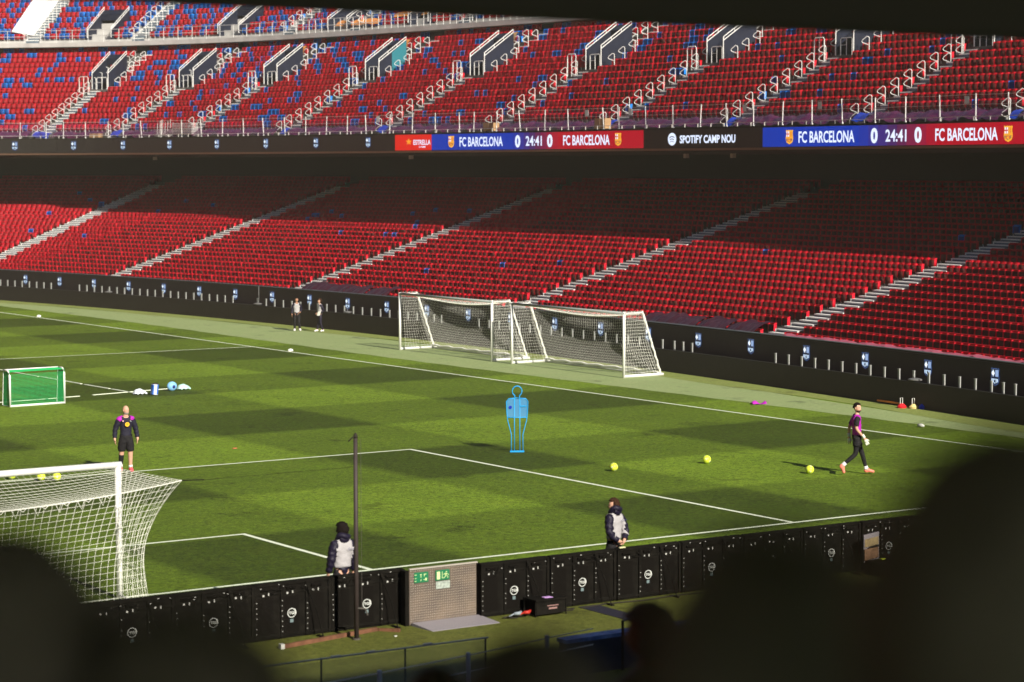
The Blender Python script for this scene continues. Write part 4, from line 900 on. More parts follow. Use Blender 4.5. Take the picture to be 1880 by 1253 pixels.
# far stewards
fy = math.atan2(-100, -55)-PI/2
VT = {**TOR, 'pelvis': (0, 1), **both('sh', (0, 1)), **both('el', (0, 1)), **both('hi', (0, .4)), **both('wr', (0, .5))}
AW = lambda z0, w_=.185: (lambda p: p.z > z0 and abs(p.x) < w_-(.05 if p.z > 1.40 else 0))
TR = {**both('hi', (0, 1)), **both('kn', (0, 1)), **both('an', (0, .93))}
person((40.35, 60.0, 0), fy, 'left far steward facing the pitch in a pale grey bib and white shoes', H=1.62, skin=S2, scale_w=1.12, J=dict(anL=(-.16, .0, .10), toL=(-.20, .15, .045), heL=(-.16, -.05, .045), elL=(-.25, -.08, 1.17), wrL=(-.19, .10, 1.02), haL=(-.13, .15, 1.0)),
    garments=[('jacket', {**TOR, **SL, **both('hi', (0, .75))}, .018, m_puf), ('bib', VT, wav(.034), m_vest, AW(.98)), ('trousers', TR, wav(.018), m_blk), ('shoe', SHO, .014, m_wshoe)],
    hair=(m_hair, lambda p: p.z > .19 or (p.z > .12 and p.y < -.02), .008))
person((40.95, 58.8, 0), fy-1.15, 'right far steward seen from the side holding a white paper, brown hair', H=1.60, skin=S1, J=dict(elR=(.22, -.16, 1.18), wrR=(.17, .06, 1.02), haR=(.14, .13, 1.0), elL=(-.22, -.14, 1.18), wrL=(-.17, .07, 1.02), haL=(-.13, .13, 1.0), anR=(.10, .12, .10), toR=(.11, .28, .045), heR=(.10, .07, .045), anL=(-.10, -.14, .10), toL=(-.11, .02, .045), heL=(-.10, -.19, .045)),
    garments=[('jacket', {**TOR, **SL, **both('hi', (0, .75))}, .018, m_puf), ('bib', VT, wav(.032), m_vest, AW(.96)), ('trousers', TR, wav(.014), m_puf), ('shoe', SHO, .013, m_wshoe)],
    hair=(m_hairb, lambda p: p.z > .175 or (p.z > .06 and p.y < .01), .024))
mb = MB(); mb.box((0, 0, 0), (.16, .012, .22), None, Matrix.Rotation(.5, 3, 'X')); q = mb.build('paper', mat('white_paper', (.75, .74, .70), .8), None, loc=(40.80, 58.62, .90)); tag(q, 'white sheet of paper held by the right far steward', 'paper')
# near stewards, seen from behind (stand on the pitch side of the screens)
def hood(o, k, z=1.52, m=m_puf):
    mb = MB(); mb.tube([(.095*math.cos(a), -.035+.085*math.sin(a), z+.02*math.sin(a*2)+(.02 if math.sin(a) < 0 else -.03)) for a in np.linspace(0, 2*PI, 22, False)], .052, 10, closed=True)
    mb.ball((0, -.10, z-.03), (.105, .05, .075), 14, 10); mb.build('hood', m, o, True)
ny = math.atan2(1.0, .25)-PI/2
st1, _, _ = person((6.02, -4.3, 0), ny+.25, 'near steward with dark hair and navy hood standing behind the thin pole', H=1.76, skin=S1, head=(.25, .08), scale_w=1.12,
    garments=[('jacket', {**TOR, **SL, **both('hi', (0, .75))}, wav(.030), m_puf), ('bib', VT, wav(.046), m_vest, AW(1.0, .20)), ('trousers', TR, .018, m_blk), ('shoe', SHO, .012, m_blk)],
    hair=(m_hair, lambda p: p.z > .18 or (p.z > .05 and p.y < .03), .022)); hood(st1, 1)
NJ = dict(elL=(-.25, -.10, 1.16), wrL=(-.08, -.20, .99), haL=(-.01, -.215, .965), elR=(.25, -.10, 1.16), wrR=(.08, -.21, .985), haR=(.01, -.235, .945))
st2, _, _ = person((11.93, -4.35, 0), ny+.45, 'near steward with hands clasped behind the back, right of the green exit signs', H=1.72, skin=S1, head=(.85, 0), scale_w=1.15, J=NJ,
    garments=[('jacket', {**TOR, **SL, **both('hi', (0, .75))}, wav(.026), m_puf), ('bib', VT, wav(.042), m_vest, AW(.90, .20)), ('trousers', TR, .018, m_blk), ('shoe', SHO, .012, m_blk)],
    hair=(m_hairb, lambda p: p.z > .19 or (p.z > .07 and p.y < .0), .018)); hood(st2, 1)
for o, w_ in ((st1, 'XHIIIIIIIIS'), (st2, None)):   # small diamond mark with an illegible line of print on the back
    mb = MB(); y = -.172 if o is st1 else -.170
    for dx, dz in ((0, .0), (.018, .018), (.0, .036), (-.018, .018)): mb.add([(dx+.05-.009, y-.004, 1.30+dz), (dx+.05, y-.004, 1.30+dz+.009), (dx+.05+.009, y-.004, 1.30+dz), (dx+.05, y-.004, 1.30+dz-.009)], [(0, 1, 2, 3)])
    mb.box((.135, y-.003, 1.318), (.10, .003, .008)); mb.build('back_print', mat('print_navy', (.03, .04, .15), .7), o)
# foreground spectators --------------------------------------------------
m_fh = mat('spectator_hair', (.21, .19, .185), .7, var=.2, scale=60); m_fc = mat('spectator_coat', (.21, .19, .185), .85); m_fs = skin_mat((.26, .13, .10)); m_fc2 = mat('spectator_brown_coat', (.30, .22, .18), .85)
def seated(loc, rz, lab, H=1.8, coat=m_fc, head=(0, 0), hairc=m_fh, long_=False, sw=1.15):
    """seated figure; loc is the point under the pelvis at seat height (head top about .9 m above)"""
    J = dict(pelvis=(0, 0, .10), waist=(0, .0, .24), chest=(0, .0, .45), upper=(0, .0, .58), neck=(0, .01, .68), headb=(0, .03, .75), shL=(-.18, 0, .60), elL=(-.24, .06, .33), wrL=(-.12, .27, .22), haL=(-.08, .33, .20), shR=(.18, 0, .60), elR=(.24, .06, .33), wrR=(.12, .27, .22), haR=(.08, .33, .20),
        hiL=(-.10, .05, .10), knL=(-.13, .46, .12), anL=(-.13, .48, -.32), toL=(-.14, .63, -.38), heL=(-.13, .44, -.38), hiR=(.10, .05, .10), knR=(.13, .46, .12), anR=(.13, .48, -.32), toR=(.14, .63, -.38), heR=(.13, .44, -.38))
    hf = (lambda p: p.z > .17 or (p.z > .03 and p.y < .035)) if not long_ else (lambda p: p.z > .17 or p.y < .045)
    return person(loc, rz, lab, J=J, H=H, skin=m_fs, head=head, scale_w=sw, garments=[('coat', {**TOR, **SL, 'pelvis': (0, 1)}, .03, coat), ('trousers', TR, .018, m_blk), ('shoe', SHO, .012, m_blk)], hair=(hairc, hf, .020))[0]
def at_px(top, dist, rz, lab, H=1.8, **k):
    """top: world point of the head top"""
    k_ = H/1.82; return seated((top[0], top[1], top[2]-(.75-.035+.247+.02)*k_), rz, lab, H, **k)
fy0 = YAW   # facing the pitch
SPL = (-13.47, -38.00, 7.62)
FG = []
# ---------------------------------------------------------------- near LED cabinets (backs towards us)
cab_x = [-.60-1.48*1+.05, -.55, .93, 2.41, 3.89, 5.37]; cab_r = [8.20, 9.69, 11.18, 12.67, 14.16, 15.65, 17.14, 18.63]
m_cab = mat('cabinet_black', (.0085, .0075, .006), .8, var=.35, scale=7, spec=.06); m_cab2 = mat('cabinet_recess', (.0065, .0055, .0045), .8, spec=.05); m_lit = mat('white_fitting', (.55, .55, .52), .4); m_tgi = mat('tgi_white', (.60, .62, .60), .5); m_st = mat('sticker_grey', (.14, .19, .20), .5)
def cabinet(x0, y, i, side):
    o = empty('led_cabinet', (x0, y, 0), label=side, cat='screen panel', group=None); w_ = 1.47; r = random.Random(i*13+5)
    mb = MB(); mb.box((w_/2, .05, .50), (w_-.01, .10, .96))
    for xx in (0.01, w_*.34, w_*.67, w_-.04): mb.box((xx+.02, -.014, .50), (.055, .03, .93))
    for zz in (.07, .80, .95): mb.box((w_/2, -.010, zz), (w_-.02, .02, .035))
    mb.build('housing', m_cab, o)
    mb = MB()
    for cx in (.21, .70, 1.19): mb.box((cx*w_/1.47, -.004, .43), (.30, .010, .62)); mb.box((cx*w_/1.47, -.02, .88), (.20, .03, .035))
    mb.build('recess', m_cab2, o)
    mb = MB()
    for cx in (.03, w_*.34+.02, w_*.67+.02):
        for k in range(7):
            if r.random() < .86: mb.box((cx+r.uniform(-.004, .004), -.033, .14+k*.088), (.012, .01, .011))
    for cx in (.16, .62, 1.12):
        mb.box((cx, -.03, .80+r.uniform(-.02, .01)), (.030, .012, .028)); mb.box((cx+.10, -.03, .80), (.014, .012, .045))
    for k in range(5): mb.box((r.uniform(.05, 1.4), -.03, r.uniform(.86, .95)), (r.uniform(.008, .03), .01, .008))
    mb.build('fitting', m_lit, o)
    cx = .70; cz = .44
    mb = MB(); A = np.linspace(.35, 2*PI-.1, 22); mb.add([(cx+R__*math.cos(a), -.0345, cz+R__*math.sin(a)) for a in A for R__ in (.070, .082)], [(2*j, 2*j+1, 2*j+3, 2*j+2) for j in range(21)])
    A = np.linspace(-.3, .9, 8); mb.add([(cx+R__*math.cos(a), -.035, cz+R__*math.sin(a)) for a in A for R__ in (.066, .088)], [(2*j, 2*j+1, 2*j+3, 2*j+2) for j in range(7)])
    v, f = text_geo('TGI', .112, .050, .03); mb.add([(cx-.056+a, -.036, cz-.025+b) for a, b in v], f); mb.build('logo', m_tgi, o)
    mb = MB(); mb.box((cx, -.032, cz-.135), (.062, .004, .058)); mb.build('sticker', m_st, o)
    mb = MB(); mb.tube([(.98, -.03, .93), (1.10, -.20, .45), (1.16, -.30, .03)], .010, 6); mb.box((1.16, -.24, .015), (.06, .24, .025)); mb.build('support_leg', m_cab, o)
    mb = MB()
    for k in range(3): a = r.uniform(0, 1.2); b = a+r.uniform(.15, .4); mb.tube([(a, -.03, .90), ((a+b)/2, -.06, .86-.05*k), (b, -.03, .91)], .007, 4)
    mb.build('cable', m_cab, o); return o
lt = ['screen cabinet back at the far left, mostly behind the dark head', 'second screen cabinet from the left under the goal post', 'screen cabinet back below the rear corner of the goal net', 'screen cabinet back two panels left of the thin pole', 'screen cabinet back just left of the thin pole', 'screen cabinet back between the thin pole and the metal plate']
rt = ['screen cabinet back with cables directly right of the metal plate', 'screen cabinet back behind the black case', 'screen cabinet back left of the clasped-hands steward', 'screen cabinet back right of the clasped-hands steward', 'screen cabinet back in the dark right of centre', 'screen cabinet back left of the open orange case', 'screen cabinet back behind the open orange case', 'rightmost screen cabinet hidden in the dark']
for i, x in enumerate(cab_x): cabinet(x, -5.04, i, lt[i])
for i, x in enumerate(cab_r): cabinet(x, -5.42-.02*i, i+10, rt[i])
# metal plate gate
pl = empty('metal_gate', (6.80, -5.30, 0), label='upright chequered aluminium plate between the black screens', cat='plate')
m_alu = mat('chequer_aluminium', (.085, .068, .058), .5, scale=2.5, col2=(.16, .12, .09)); m_alu2 = mat('worn_raised_metal', (.42, .38, .33), .4)
mb = MB(); mb.box((.70, .02, .50), (1.40, .02, .98)); mb.build('plate', m_alu, pl)
mb = MB(); mb.box((-.045, .08, .49), (.08, .16, .97)); mb.build('side_post', m_cab, pl); mb = MB(); mb.box((1.445, .06, .49), (.08, .12, .97)); mb.build('side_post', m_cab, pl)
mb = MB(); mb.box((.70, .0, 1.0), (1.42, .05, .022)); mb.build('top_rail', m_alu2, pl)
mb = MB()
for i in range(31):
    for j in range(22):
        x = .035+i*.0445; z = .03+j*.0445; a = .013; b = .0045; s_ = 1 if (i+j) % 2 else -1
        if .08 < x < .40 and .73 < z < .95: continue
        if .52 < x < .86 and .73 < z < .95: continue
        mb.add([(x-a, .007, z-a*s_*.8), (x-b*.6, .004, z+b*s_), (x+a, .007, z+a*s_*.8), (x+b*.6, .004, z-b*s_)], [(0, 1, 2, 3)])
mb.build('tread_bumps', m_alu2, pl)
m_sg = mat('exit_green', (.01, .16, .07), .5); m_sy = mat('exit_pale', (.62, .72, .34), .5)
for x0, kind in ((.10, 0), (.54, 1)):
    mb = MB(); mb.box((x0+.14, -.004, .84), (.29, .008, .18)); sg_ = mb.build('exit_sign', m_sg, pl); mb = MB()
    if kind:
        mb.add([(x0+.02, -.012, .77), (x0+.085, -.012, .77), (x0+.085, -.012, .905), (x0+.02, -.012, .905)], [(0, 1, 2, 3)])
        mb.tube([(x0+.13, -.012, .79), (x0+.13, -.012, .90)], .006, 4); mb.add([(x0+.115, -.013, .80), (x0+.145, -.013, .80), (x0+.13, -.013, .775)], [(0, 1, 2)])
        X = x0+.215; mb.tube([(X, -.012, .885), (X, -.012, .900)], .013, 8); mb.tube([(X-.005, -.012, .87), (X-.01, -.012, .83)], .012, 5)
        for p in (((0, .865), (.035, .85), (.045, .83)), ((-.005, .865), (-.04, .86), (-.055, .84)), ((-.01, .83), (.03, .81), (.03, .775)), ((-.01, .83), (-.03, .80), (-.06, .78))): mb.tube([(X+a, -.012, b) for a, b in p], .006, 4)
    else:
        for a, b, c_, d_ in ((.02, .89, .05, .008), (.02, .83, .04, .008), (.02, .78, .04, .008), (.13, .885, .03, .02), (.13, .85, .012, .03), (.215, .89, .05, .012), (.20, .87, .012, .03), (.235, .80, .03, .045), (.20, .795, .03, .01), (.13, .79, .012, .03)): mb.box((x0+a, -.011, b), (c_, .004, d_))
    mb.build('pictogram', m_sy, sg_)
mb = MB(); mb.box((.69, -.002, .665), (.29, .004, .13)); mb.build('faded_sticker', mat('faded_sticker', (.33, .38, .34), .6, var=.4, scale=22), pl)
fp = empty('floor_plate', (6.82, -5.34, 0), label='pale chequered metal ramp lying on the grass before the upright plate', cat='plate')
mb = MB(); mb.hexa([(0, 0, .0), (0, 0, .06), (1.40, 0, .0), (1.40, 0, .06), (.04, -.62, .0), (.04, -.62, .012), (1.44, -.62, .0), (1.44, -.62, .012)]); mb.build('plate', mat('pale_aluminium', (.26, .24, .27), .45), fp)
mb = MB()
for i in range(34):
    for j in range(13):
        x = .04+i*.041; y = -.03-j*.045; z = .063-(-y)*.075; a = .011; s_ = 1 if (i+j) % 2 else -1; mb.add([(x-a, y-a*s_, z), (x-.004, y+.004*s_, z+.002), (x+a, y+a*s_, z), (x+.004, y-.004*s_, z+.002)], [(0, 1, 2, 3)])
mb.build('tread_bumps', m_alu2, fp)
# props near the screens
cs = empty('flight_case', (9.06, -5.74, 0), label='black equipment case with pink tape on its lid beside coiled cables', cat='case')
mb = MB(); mb.box((.32, .0, .16), (.62, .36, .24)); mb.build('case_body', m_cab, cs)
mb = MB(); mb.box((.32, .0, .30), (.68, .42, .03))
for x in (-.01, .65):
    for y in (-.18, .18): mb.tube([(x, y, .0), (x, y, .30)], .014, 5)
mb.build('lid', m_cab, cs); mb = MB(); mb.box((.33, -.05, .319), (.17, .12, .006)); mb.build('label_tape', mat('lilac_label', (.60, .36, .75), .5), cs)
mb = MB(); mb.box((.36, -.185, .14), (.18, .006, .03)); mb.box((.36, -.185, .19), (.24, .006, .015)); mb.build('marking', mat('pinkish_print', (.28, .16, .15), .6), cs)
mb = MB(); r = random.Random(3)
for k in range(7):
    cx = 8.7+k*.2; pts = [(cx+(.16+.05*math.sin(a*3+k))*math.cos(a), -5.70+.08*math.sin(a)+.02*k % .1, .02+.012*(k % 3)) for a in np.linspace(0, 2*PI, 16, False)]; mb.tube(pts, .011, 5, closed=True)
mb.tube([(10.2, -5.7, .02), (10.8, -5.62, .02), (11.6, -5.72, .02), (12.5, -5.66, .02), (14, -5.8, .02)], .012, 5)
tag(mb.build('cable_coil', m_dark, smooth=True), 'black cable coils on the grass in front of the equipment case', 'cables')
for i, (x, c_, lb) in enumerate(((8.86, (.45, .03, .02), 'red cable plug lying on the cables by the black case'), (8.66, (.25, .29, .33), 'pale blue cable plug left of the red one'))):
    mb = MB(); mb.tube([(x, -5.82, .10), (x+.09, -5.84, .10), (x+.16, -5.80, .12)], [.03, .034, .02], 8); mb.tube([(x-.10, -5.8, .06), (x, -5.82, .10)], .014, 5); tag(mb.build('cable_plug', mat('plug', c_, .4), smooth=True), lb, 'plug')
mb = MB(); mb.box((0, 0, .006), (.42, 2.2, .012)); o = mb.build('dark_strip', mat('dark_blue_strip', (.016, .015, .026), .8), None, loc=(10.45, -6.65, 0)); tag(o, 'long dark strip lying on the grass towards the blue-topped wall', 'mat')  # flat dark strip on the near turf, running away from the screens
mb = MB(); mb.box((.02, 0, .02), (.13, .04, .02)); tag(mb.build('tape_holder', mat('pale_yellow_bar', (.70, .66, .38), .5), None, loc=(11.25, -5.5, .985)), 'short pale yellow bar on the screen edge below the clasped hands', 'bar')
wd = empty('wooden_plank', (4.05, -5.78, 0), label='long reddish-brown wooden plank lying on the grass by the pole foot', cat='plank')
m_wd = mat('reddish_wood', (.15, .065, .035), .8, var=.35, scale=6); mb = MB(); mb.hexa([(0, 0, .0), (0, 0, .07), (0, .06, 0), (0, .06, .07), (2.05, .40, 0), (2.05, .40, .07), (2.05, .46, 0), (2.05, .46, .07)]); mb.build('long_beam', m_wd, wd)
mb = MB(); mb.hexa([(2.04, .44, 0), (2.04, .44, .06), (2.08, .38, 0), (2.08, .38, .06), (2.30, .10, 0), (2.30, .10, .06), (2.36, .14, 0), (2.36, .14, .06)]); mb.build('short_beam', m_wd, wd)
mb = MB(); mb.box((-.02, .03, .04), (.07, .09, .09)); mb.build('end_cap', m_lit, wd)
oc = empty('open_case', (16.95, -6.02, 0), label='open black case with orange and pink sheets inside its raised lid', cat='case')
mb = MB(); mb.box((.38, -.05, .14), (.74, .42, .26)); mb.build('case_body', m_cab, oc)
R = Matrix.Rotation(-.10, 3, 'Y') @ Matrix.Rotation(.10, 3, 'X'); mb = MB(); mb.box((.16, .17, .52), (.40, .03, .56), None, R); mb.build('lid', mat('lid_grey', (.28, .25, .27), .6), oc)
mb = MB(); mb.box((.15, .145, .40), (.36, .02, .22), None, R); mb.build('lower_sheet', mat('peach_sheet', (.30, .17, .10), .7, var=.3, scale=9), oc)
mb = MB(); mb.box((.15, .145, .63), (.36, .02, .16), None, R); mb.build('upper_sheet', mat('pale_orange_sheet', (.36, .27, .14), .7, var=.25, scale=9), oc)
mb = MB(); mb.tube([(.05, .10, .53), (.18, .08, .56), (.33, .10, .55)], .016, 6); mb.build('handle', m_dark, oc)
mb = MB(); mb.box((.36, .05, .285), (.10, .06, .02)); mb.build('yellow_tag', m_ball, oc)
mb = MB(); mb.box((0, 0, .01), (.05, .03, .02)); tag(mb.build('litter', m_lit, None, loc=(6.12, -5.95, .0)), 'tiny white scrap on the grass right of the pole', 'litter')
# near fences and blue-topped wall
m_bpx = mat('grey_fence_post', (.10, .11, .11), .5)
fn = empty('glass_fence', (3.5, -10, 0), label='low glass fence with a dull metal top rail at the bottom centre', cat='fence')
mb = MB(); mb.tube([(-3, 0, .78), (1.85, 0, .755)], .014, 6); mb.build('rail', mat('dull_steel', (.6, .62, .62), .5, metal=.4), fn)
for x in (-2.6, -1.1, .35, 1.8): mb = MB(); mb.box((x, 0, .38), (.022, .02, .76)); mb.build('post', m_bpx, fn)
mb = MB()
for x in (-.85, -.25, .75): mb.box((x, 0, .775), (.15, .05, .03))
mb.build('clamp', m_lit, fn)
mb = MB(); mb.box((-.6, 0, .40), (4.8, .012, .66)); mb.build('glass_panel', m_glass2, fn)
wf = empty('wire_fence', (3.0, -11.6, 0), label='nearer wire fence with short blue-grey posts at the bottom centre', cat='fence')
m_bp = mat('blue_grey_post', (.40, .45, .50), .5)
for x, h in ((-.55, .88), (.0-1.9, .88), (.95, .96), (2.35, 1.06)): mb = MB(); mb.tube([(x, 0, 0), (x, 0, h)], .035, 8); mb.build('post', m_bp, wf)
mb = MB()
for h in (.62, .38): mb.tube([(-3, 0, h+.12), (-.55, 0, h+.22), (.95, 0, h+.30), (2.35, 0, h+.40), (3.2, 0, h+.44)], .009, 4)
mb.build('wire', m_galv, wf)
bw = empty('low_wall', (7.4, -10, 0), label='low dark wall with a bright blue top strip at the bottom right of centre', cat='wall')
mb = MB(); mb.box((1.0, -.1, .25), (3.4, .20, .56)); mb.build('wall_body', mat('dark_slate', (.04, .04, .055), .8, var=.15), bw)
mb = MB(); mb.box((.9, -.06, .56), (3.2, .26, .06)); mb.build('blue_top', mat('blue_top_paint', (.02, .08, .34), .5, col2=(.2, .32, .6), var=.3, scale=6), bw)
pb = empty('black_frame', (7.72, -10.3, 0), label='thin black post with a short grey arm above the blue-topped wall', cat='post')
mb = MB(); mb.tube([(0, 0, -.1), (0, 0, .80)], .022, 6); mb.build('post', m_dark, pb); mb = MB(); mb.tube([(0, 0, .80), (.75, .2, .84)], .018, 6); mb.build('arm', mat('grey_arm', (.2, .23, .25), .5), pb)
ch = empty('chair', (7.9, -14.2, .4), label='dark chair with a curved metal back rim beside the half-hidden face', cat='chair')
mb = MB(); mb.tube([(-.24, 0, 0), (-.24, 0, .55), (-.20, 0, .68), (-.08, 0, .74), (.10, 0, .75), (.26, 0, .72), (.32, 0, .60), (.32, 0, 0)], .014, 6); mb.build('back_rim', m_galv, ch, True)
mb = MB(); mb.box((.04, .0, .38), (.50, .02, .60)); mb.build('backrest', m_fc, ch); mb = MB(); mb.box((.04, .22, .12), (.5, .45, .05)); mb.build('seat', m_fc, ch)
# items on the far side
tg = [((40.28, 18.5), (40.05, 16.4), 0)]
mb = MB(); mb.tube([(39.72, 18.45, .12), (39.95, 16.15, .04)], .032, 6); tag(mb.build('orange_pole', mat('orange_tube', (.80, .25, .03), .5), smooth=True), 'long orange pole lying against the far board behind the cones', 'pole')
for i, (x, y, c_, n_, lb) in enumerate(((39.42, 16.95, (.70, .02, .03), 3, 'red marker cone stack beside the orange pole'), (39.62, 16.60, (.75, .62, .25), 3, 'pale yellow marker cone stack between the red and blue ones'), (39.75, 16.28, (.02, .05, .60), 4, 'blue marker cone stack at the right of the orange pole'))):
    o = empty('marker_cone', (x, y, 0), label=lb, cat='cone'); mc = mat('cone_plastic', c_, .45); mb = MB(); n = 18
    for k in range(n_): z = .03*k; mb.tube([(0, 0, z), (0, 0, z+.012), (0, 0, z+.10)], [.16, .15, .05], n, False)
    mb.build('discs', mc, o, True)
    if i < 2: mb = MB(); mb.tube([(.03, 0, .08), (.03, 0, .34), (-.05, .02, .34), (-.05, .02, .08)], .012, 5); mb.build('carry_loop', m_white, o)
mb = MB(); drape_pts = []
mb.grid(lambda a, b: (36.05+.50*a, 20.72-.22*b-.1*a, .02+.07*math.sin(a*7)*math.sin(b*3)+.05*math.sin(b*PI)), 10, 6, True); tag(mb.build('bib', m_mag, smooth=True), 'crumpled magenta bib lying by the far touchline', 'bib')
mb = MB(); mb.tube([(0, 0, .06), (.05, -.12, .06), (.06, -.2, .05)], [.055, .06, .03], 8); tag(mb.build('bottle', m_lit, None, True, (35.9, 12.5, 0)), 'white bottle lying in the grass at the right of the goalkeeper', 'bottle')
for i, (x, y) in enumerate(((34.15, 76.9), (34.12, 49.2))): mb = MB(); mb.ball((x, y, .05), (.12, .12, .07), 12, 6); tag(mb.build('marker_disc', mat('white_marker', (.95, .95, .95), .5), smooth=True), ['white marker on the far touchline at the left', 'white marker on the far touchline below the two far stewards'][i], 'marker')
mb = MB(); mb.ball((16.15, 19.5, .01), (.09, .06, .02), 8, 4); tag(mb.build('marker_disc', mat('faded_red', (.45, .14, .06), .7), smooth=True), 'tiny reddish marker lying on the grass right of the bald man', 'marker')
def tape(pts, gaps, lb, w_=.09):
    q = MB()
    for a, b in zip(pts[:-1], pts[1:]):
        a = Vector((*a, .009)); b = Vector((*b, .009)); t = (b-a).normalized(); n_ = Vector((-t.y, t.x, 0))*w_/2
        q.hexa([a+n_, a+n_+Vector((0, 0, .02)), a-n_, a-n_+Vector((0, 0, .02)), b+n_, b+n_+Vector((0, 0, .02)), b-n_, b-n_+Vector((0, 0, .02))])
    tag(q.build('marking_tape', m_line), lb, 'tape')
tape([(20.30, 48.5), (20.42, 44.0)], 0, 'upper white tape on the grass, far piece behind the green goal'); tape([(20.45, 43.8), (20.52, 40.2)], 0, 'white tape piece just right of the green goal'); tape([(20.52, 39.9), (20.60, 37.9)], 0, 'short white tape piece left of the bags'); tape([(20.60, 37.7), (20.66, 35.7)], 0, 'white tape piece ending at the upright bag')
tape([(13.5, 35.2), (18.6, 35.98)], 0, 'lower white tape on the grass passing behind the green goal'); tape([(19.15, 36.1), (23.0, 36.85)], 0, 'lower white tape piece running behind the bags')
def bag(x, y, lab, kind):
    o = empty('kit_bag', (x, y, 0), label=lab, cat='bag'); mb = MB()
    if kind == 0:
        mb.box((0, 0, .20), (.20, .14, .36), None, Matrix.Rotation(.12, 3, 'Y')); mb.build('bag_body', mat('blue_white_bag', (.60, .64, .75), .5), o); mb = MB()
        mb.box((-.085, -.005, .20), (.05, .15, .34), None, Matrix.Rotation(.12, 3, 'Y')); mb.box((.085, -.005, .20), (.05, .15, .34), None, Matrix.Rotation(.12, 3, 'Y')); mb.build('side_panel', mat('blue_bag', (.02, .12, .5), .5), o); mb = MB(); mb.box((.03, 0, .40), (.16, .13, .04)); mb.build('lid', m_dark, o)
    elif kind == 1:
        mb.ball((0, 0, .17), (.19, .12, .17), 18, 12); mb.build('bag_body', mat('pale_blue_bag', (.22, .48, .80), .5), o, True); mb = MB(); mb.ball((.02, -.11, .16), (.06, .03, .06), 12, 8); mb.build('dark_centre', mat('navy_centre', (.01, .02, .15), .5), o, True)
    else:
        mb.grid(lambda a, b: (-.24+.48*a, -.12+.24*b, .05+.20*math.sin(a*PI)**.5*math.sin(b*PI)**.5*(1-.4*a)+.02*math.sin(a*19+b*9)), 12, 8, True); mb.build('crumpled_bag', mat('mint_bag', (.42, .68, .62), .5) if kind == 2 else mat('white_bag', (.62, .68, .74), .5), o, True)
bag(21.0, 35.0, 'upright blue and white bag right of the green goal', 0); bag(20.6, 35.35, 'flat crumpled white bag beside the upright bag', 3); bag(22.15, 36.0, 'round pale blue bag with a dark centre', 1); bag(22.65, 36.1, 'small crumpled mint bag right of the round blue bag', 2)
# ---------------------------------------------------------------- near stand (ours) and the deck above
m_ns = mat('near_stand_concrete', (.2, .17, .12), .9, spec=.1)
ns = empty('near_stand', (0, -30, 0), label='dark stand the spectators sit in, below the viewer', cat='stand')
mb = MB()
for k in range(30):
    y = -13.5-.85*k; z = .55+.232*k; mb.box((0, y-.42, z/2), (110, .85, z))
rel(mb.build('terrace', m_ns), ns)
dk = empty('stand_deck', (0, -40, 10), label='black edge of the upper deck hanging over the top right of the photo', cat='deck')
mb = MB(); prof = [(-28, 8.96), (-28, 10.2), (-50, 25.2), (-75, 25.3), (-75, 11.5), (-40, 10.6), (-28.6, 8.96)]; n = len(prof)
mb.add([(x, y, z) for x in (-75, 70) for y, z in prof], [list(range(n))[::-1], [n+i for i in range(n)]]+[(i, (i+1) % n, n+(i+1) % n, n+i) for i in range(n)])
rel(mb.build('deck_body', mat('deck_black', (.46, .44, .40), .95, spec=.05)), dk)
for i, (x, h) in enumerate(((3.05, .30), (8.9, .35), (12.2, .1))):
    mb = MB(); mb.tube([(x, -27.9, 9.05), (x+.01, -27.9, 9.0-h*.4), (x-.01, -27.9, 9.0-h)], .010, 5); mb.tube([(x, -27.9, 9.0-h), (x+.02, -27.9, 8.97-h)], .02, 5)
    rel(mb.build('hanging_cable', m_brk), dk)
# spectators (out of focus silhouettes)
at_px((-13.60, -37.95, 7.70), 2.3, fy0+.05, 'dark out-of-focus head and shoulders filling the bottom left corner', H=1.85, sw=1.25)
at_px((-13.150, -38.595, 7.737), 2.0, fy0-.1, 'blurred dark head below the bottom touch of the pitch, right of centre', H=1.8, sw=1.2)
at_px((-13.212, -38.937, 7.866), 1.7, fy0-.15, 'huge blurred dark head covering the lower right edge', H=1.9, sw=1.25)
at_px((-12.72, -37.60, 7.432), 3.1, fy0, 'dark blurred head at the bottom centre of the photo', H=1.8, sw=1.2)
at_px((-10.03, -33.05, 6.25), 8.5, fy0+.1, 'small dark head at the bottom edge left of centre', H=1.78)
at_px((-7.86, -31.48, 6.02), 11, fy0+.9, 'half-hidden person with reddish face turned left by the blue-topped wall', H=1.75, head=(.5, 0))
at_px((-13.474, -38.12, 7.630), 2.2, fy0+.2, 'second blurred dark head right of the bottom left one, under the goal', H=1.8, sw=1.2)
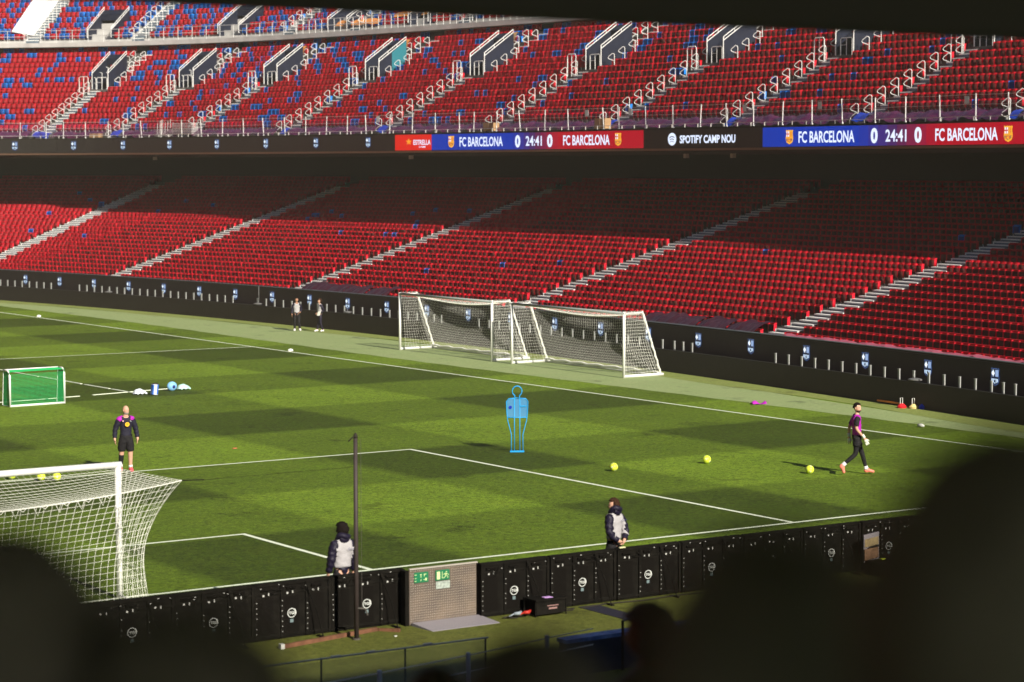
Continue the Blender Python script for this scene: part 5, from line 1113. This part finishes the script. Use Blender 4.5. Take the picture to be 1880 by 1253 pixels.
at_px((-10.73, -34.66, 6.60), 6.5, fy0-.2, 'brown-coated spectator in the dark gap between the two big heads at right', H=1.75, coat=m_fc2)
mb = MB(); mb.ball((0, 0, 0), (.10, .05, .012), 10, 5); tag(mb.build('small_tray', m_lit, None, True, (-8.6, -31.9, 5.38)), 'small pale object at the bottom edge beside the small dark head', 'tray')

# the rest of the bowl, outside the frame: canopies and height added to block low sky light
m_far = mat('other_stand_seats', (.20, .01, .015), .7, var=.3, scale=.5)
for lab, pr, ax in (('unseen steep red stand along the opposite touchline, its canopy added to block sky', [(-48, 0), (-48, 1.6), (-66, 8), (-66, 9.6), (-88, 30), (-88, 44), (-46, 50), (-46, 53), (-96, 55), (-96, 0)], 0), ('unseen stand behind the far goal, its canopy added to block sky', [(122, 0), (122, 1.6), (140, 8), (140, 9.6), (162, 30), (162, 44), (132, 50), (132, 53), (170, 55), (170, 0)], 1)):
    mb = MB(); n = len(pr)
    e = (-30, 122) if ax == 0 else (-60, 46)
    V_ = [((a, t, z) if ax == 0 else (t, a, z)) for t in e for a, z in pr]
    mb.add(V_, [list(range(n)), [n+i for i in range(n)][::-1]]+[(i, n+i, n+(i+1) % n, (i+1) % n) for i in range(n)])
    o = empty('side_stand' if ax == 0 else 'end_stand', (V_[0][0], V_[0][1], 0), label=lab, cat='stand'); rel(mb.build('terrace', m_far), o)

# thin warm veil added through the bowl to lift the dark tones
hz = MB(); hz.box((-5, 50, 27.5), (340, 360, 57)); h_ = hz.build('added_veil', bpy.data.materials.new('added_veil_volume')); tag(h_, kind='stuff', label='thin warm veil added across the whole stadium to lift dark tones', cat='added_veil')
hm = h_.data.materials[0]; hm.use_nodes = True; n_ = hm.node_tree.nodes; n_.clear(); ou = n_.new('ShaderNodeOutputMaterial'); pv = n_.new('ShaderNodeVolumePrincipled')
pv.inputs['Density'].default_value = .00033; pv.inputs['Color'].default_value = (1, .92, .76, 1); pv.inputs['Anisotropy'].default_value = 0
hm.node_tree.links.new(pv.outputs[0], ou.inputs['Volume'])
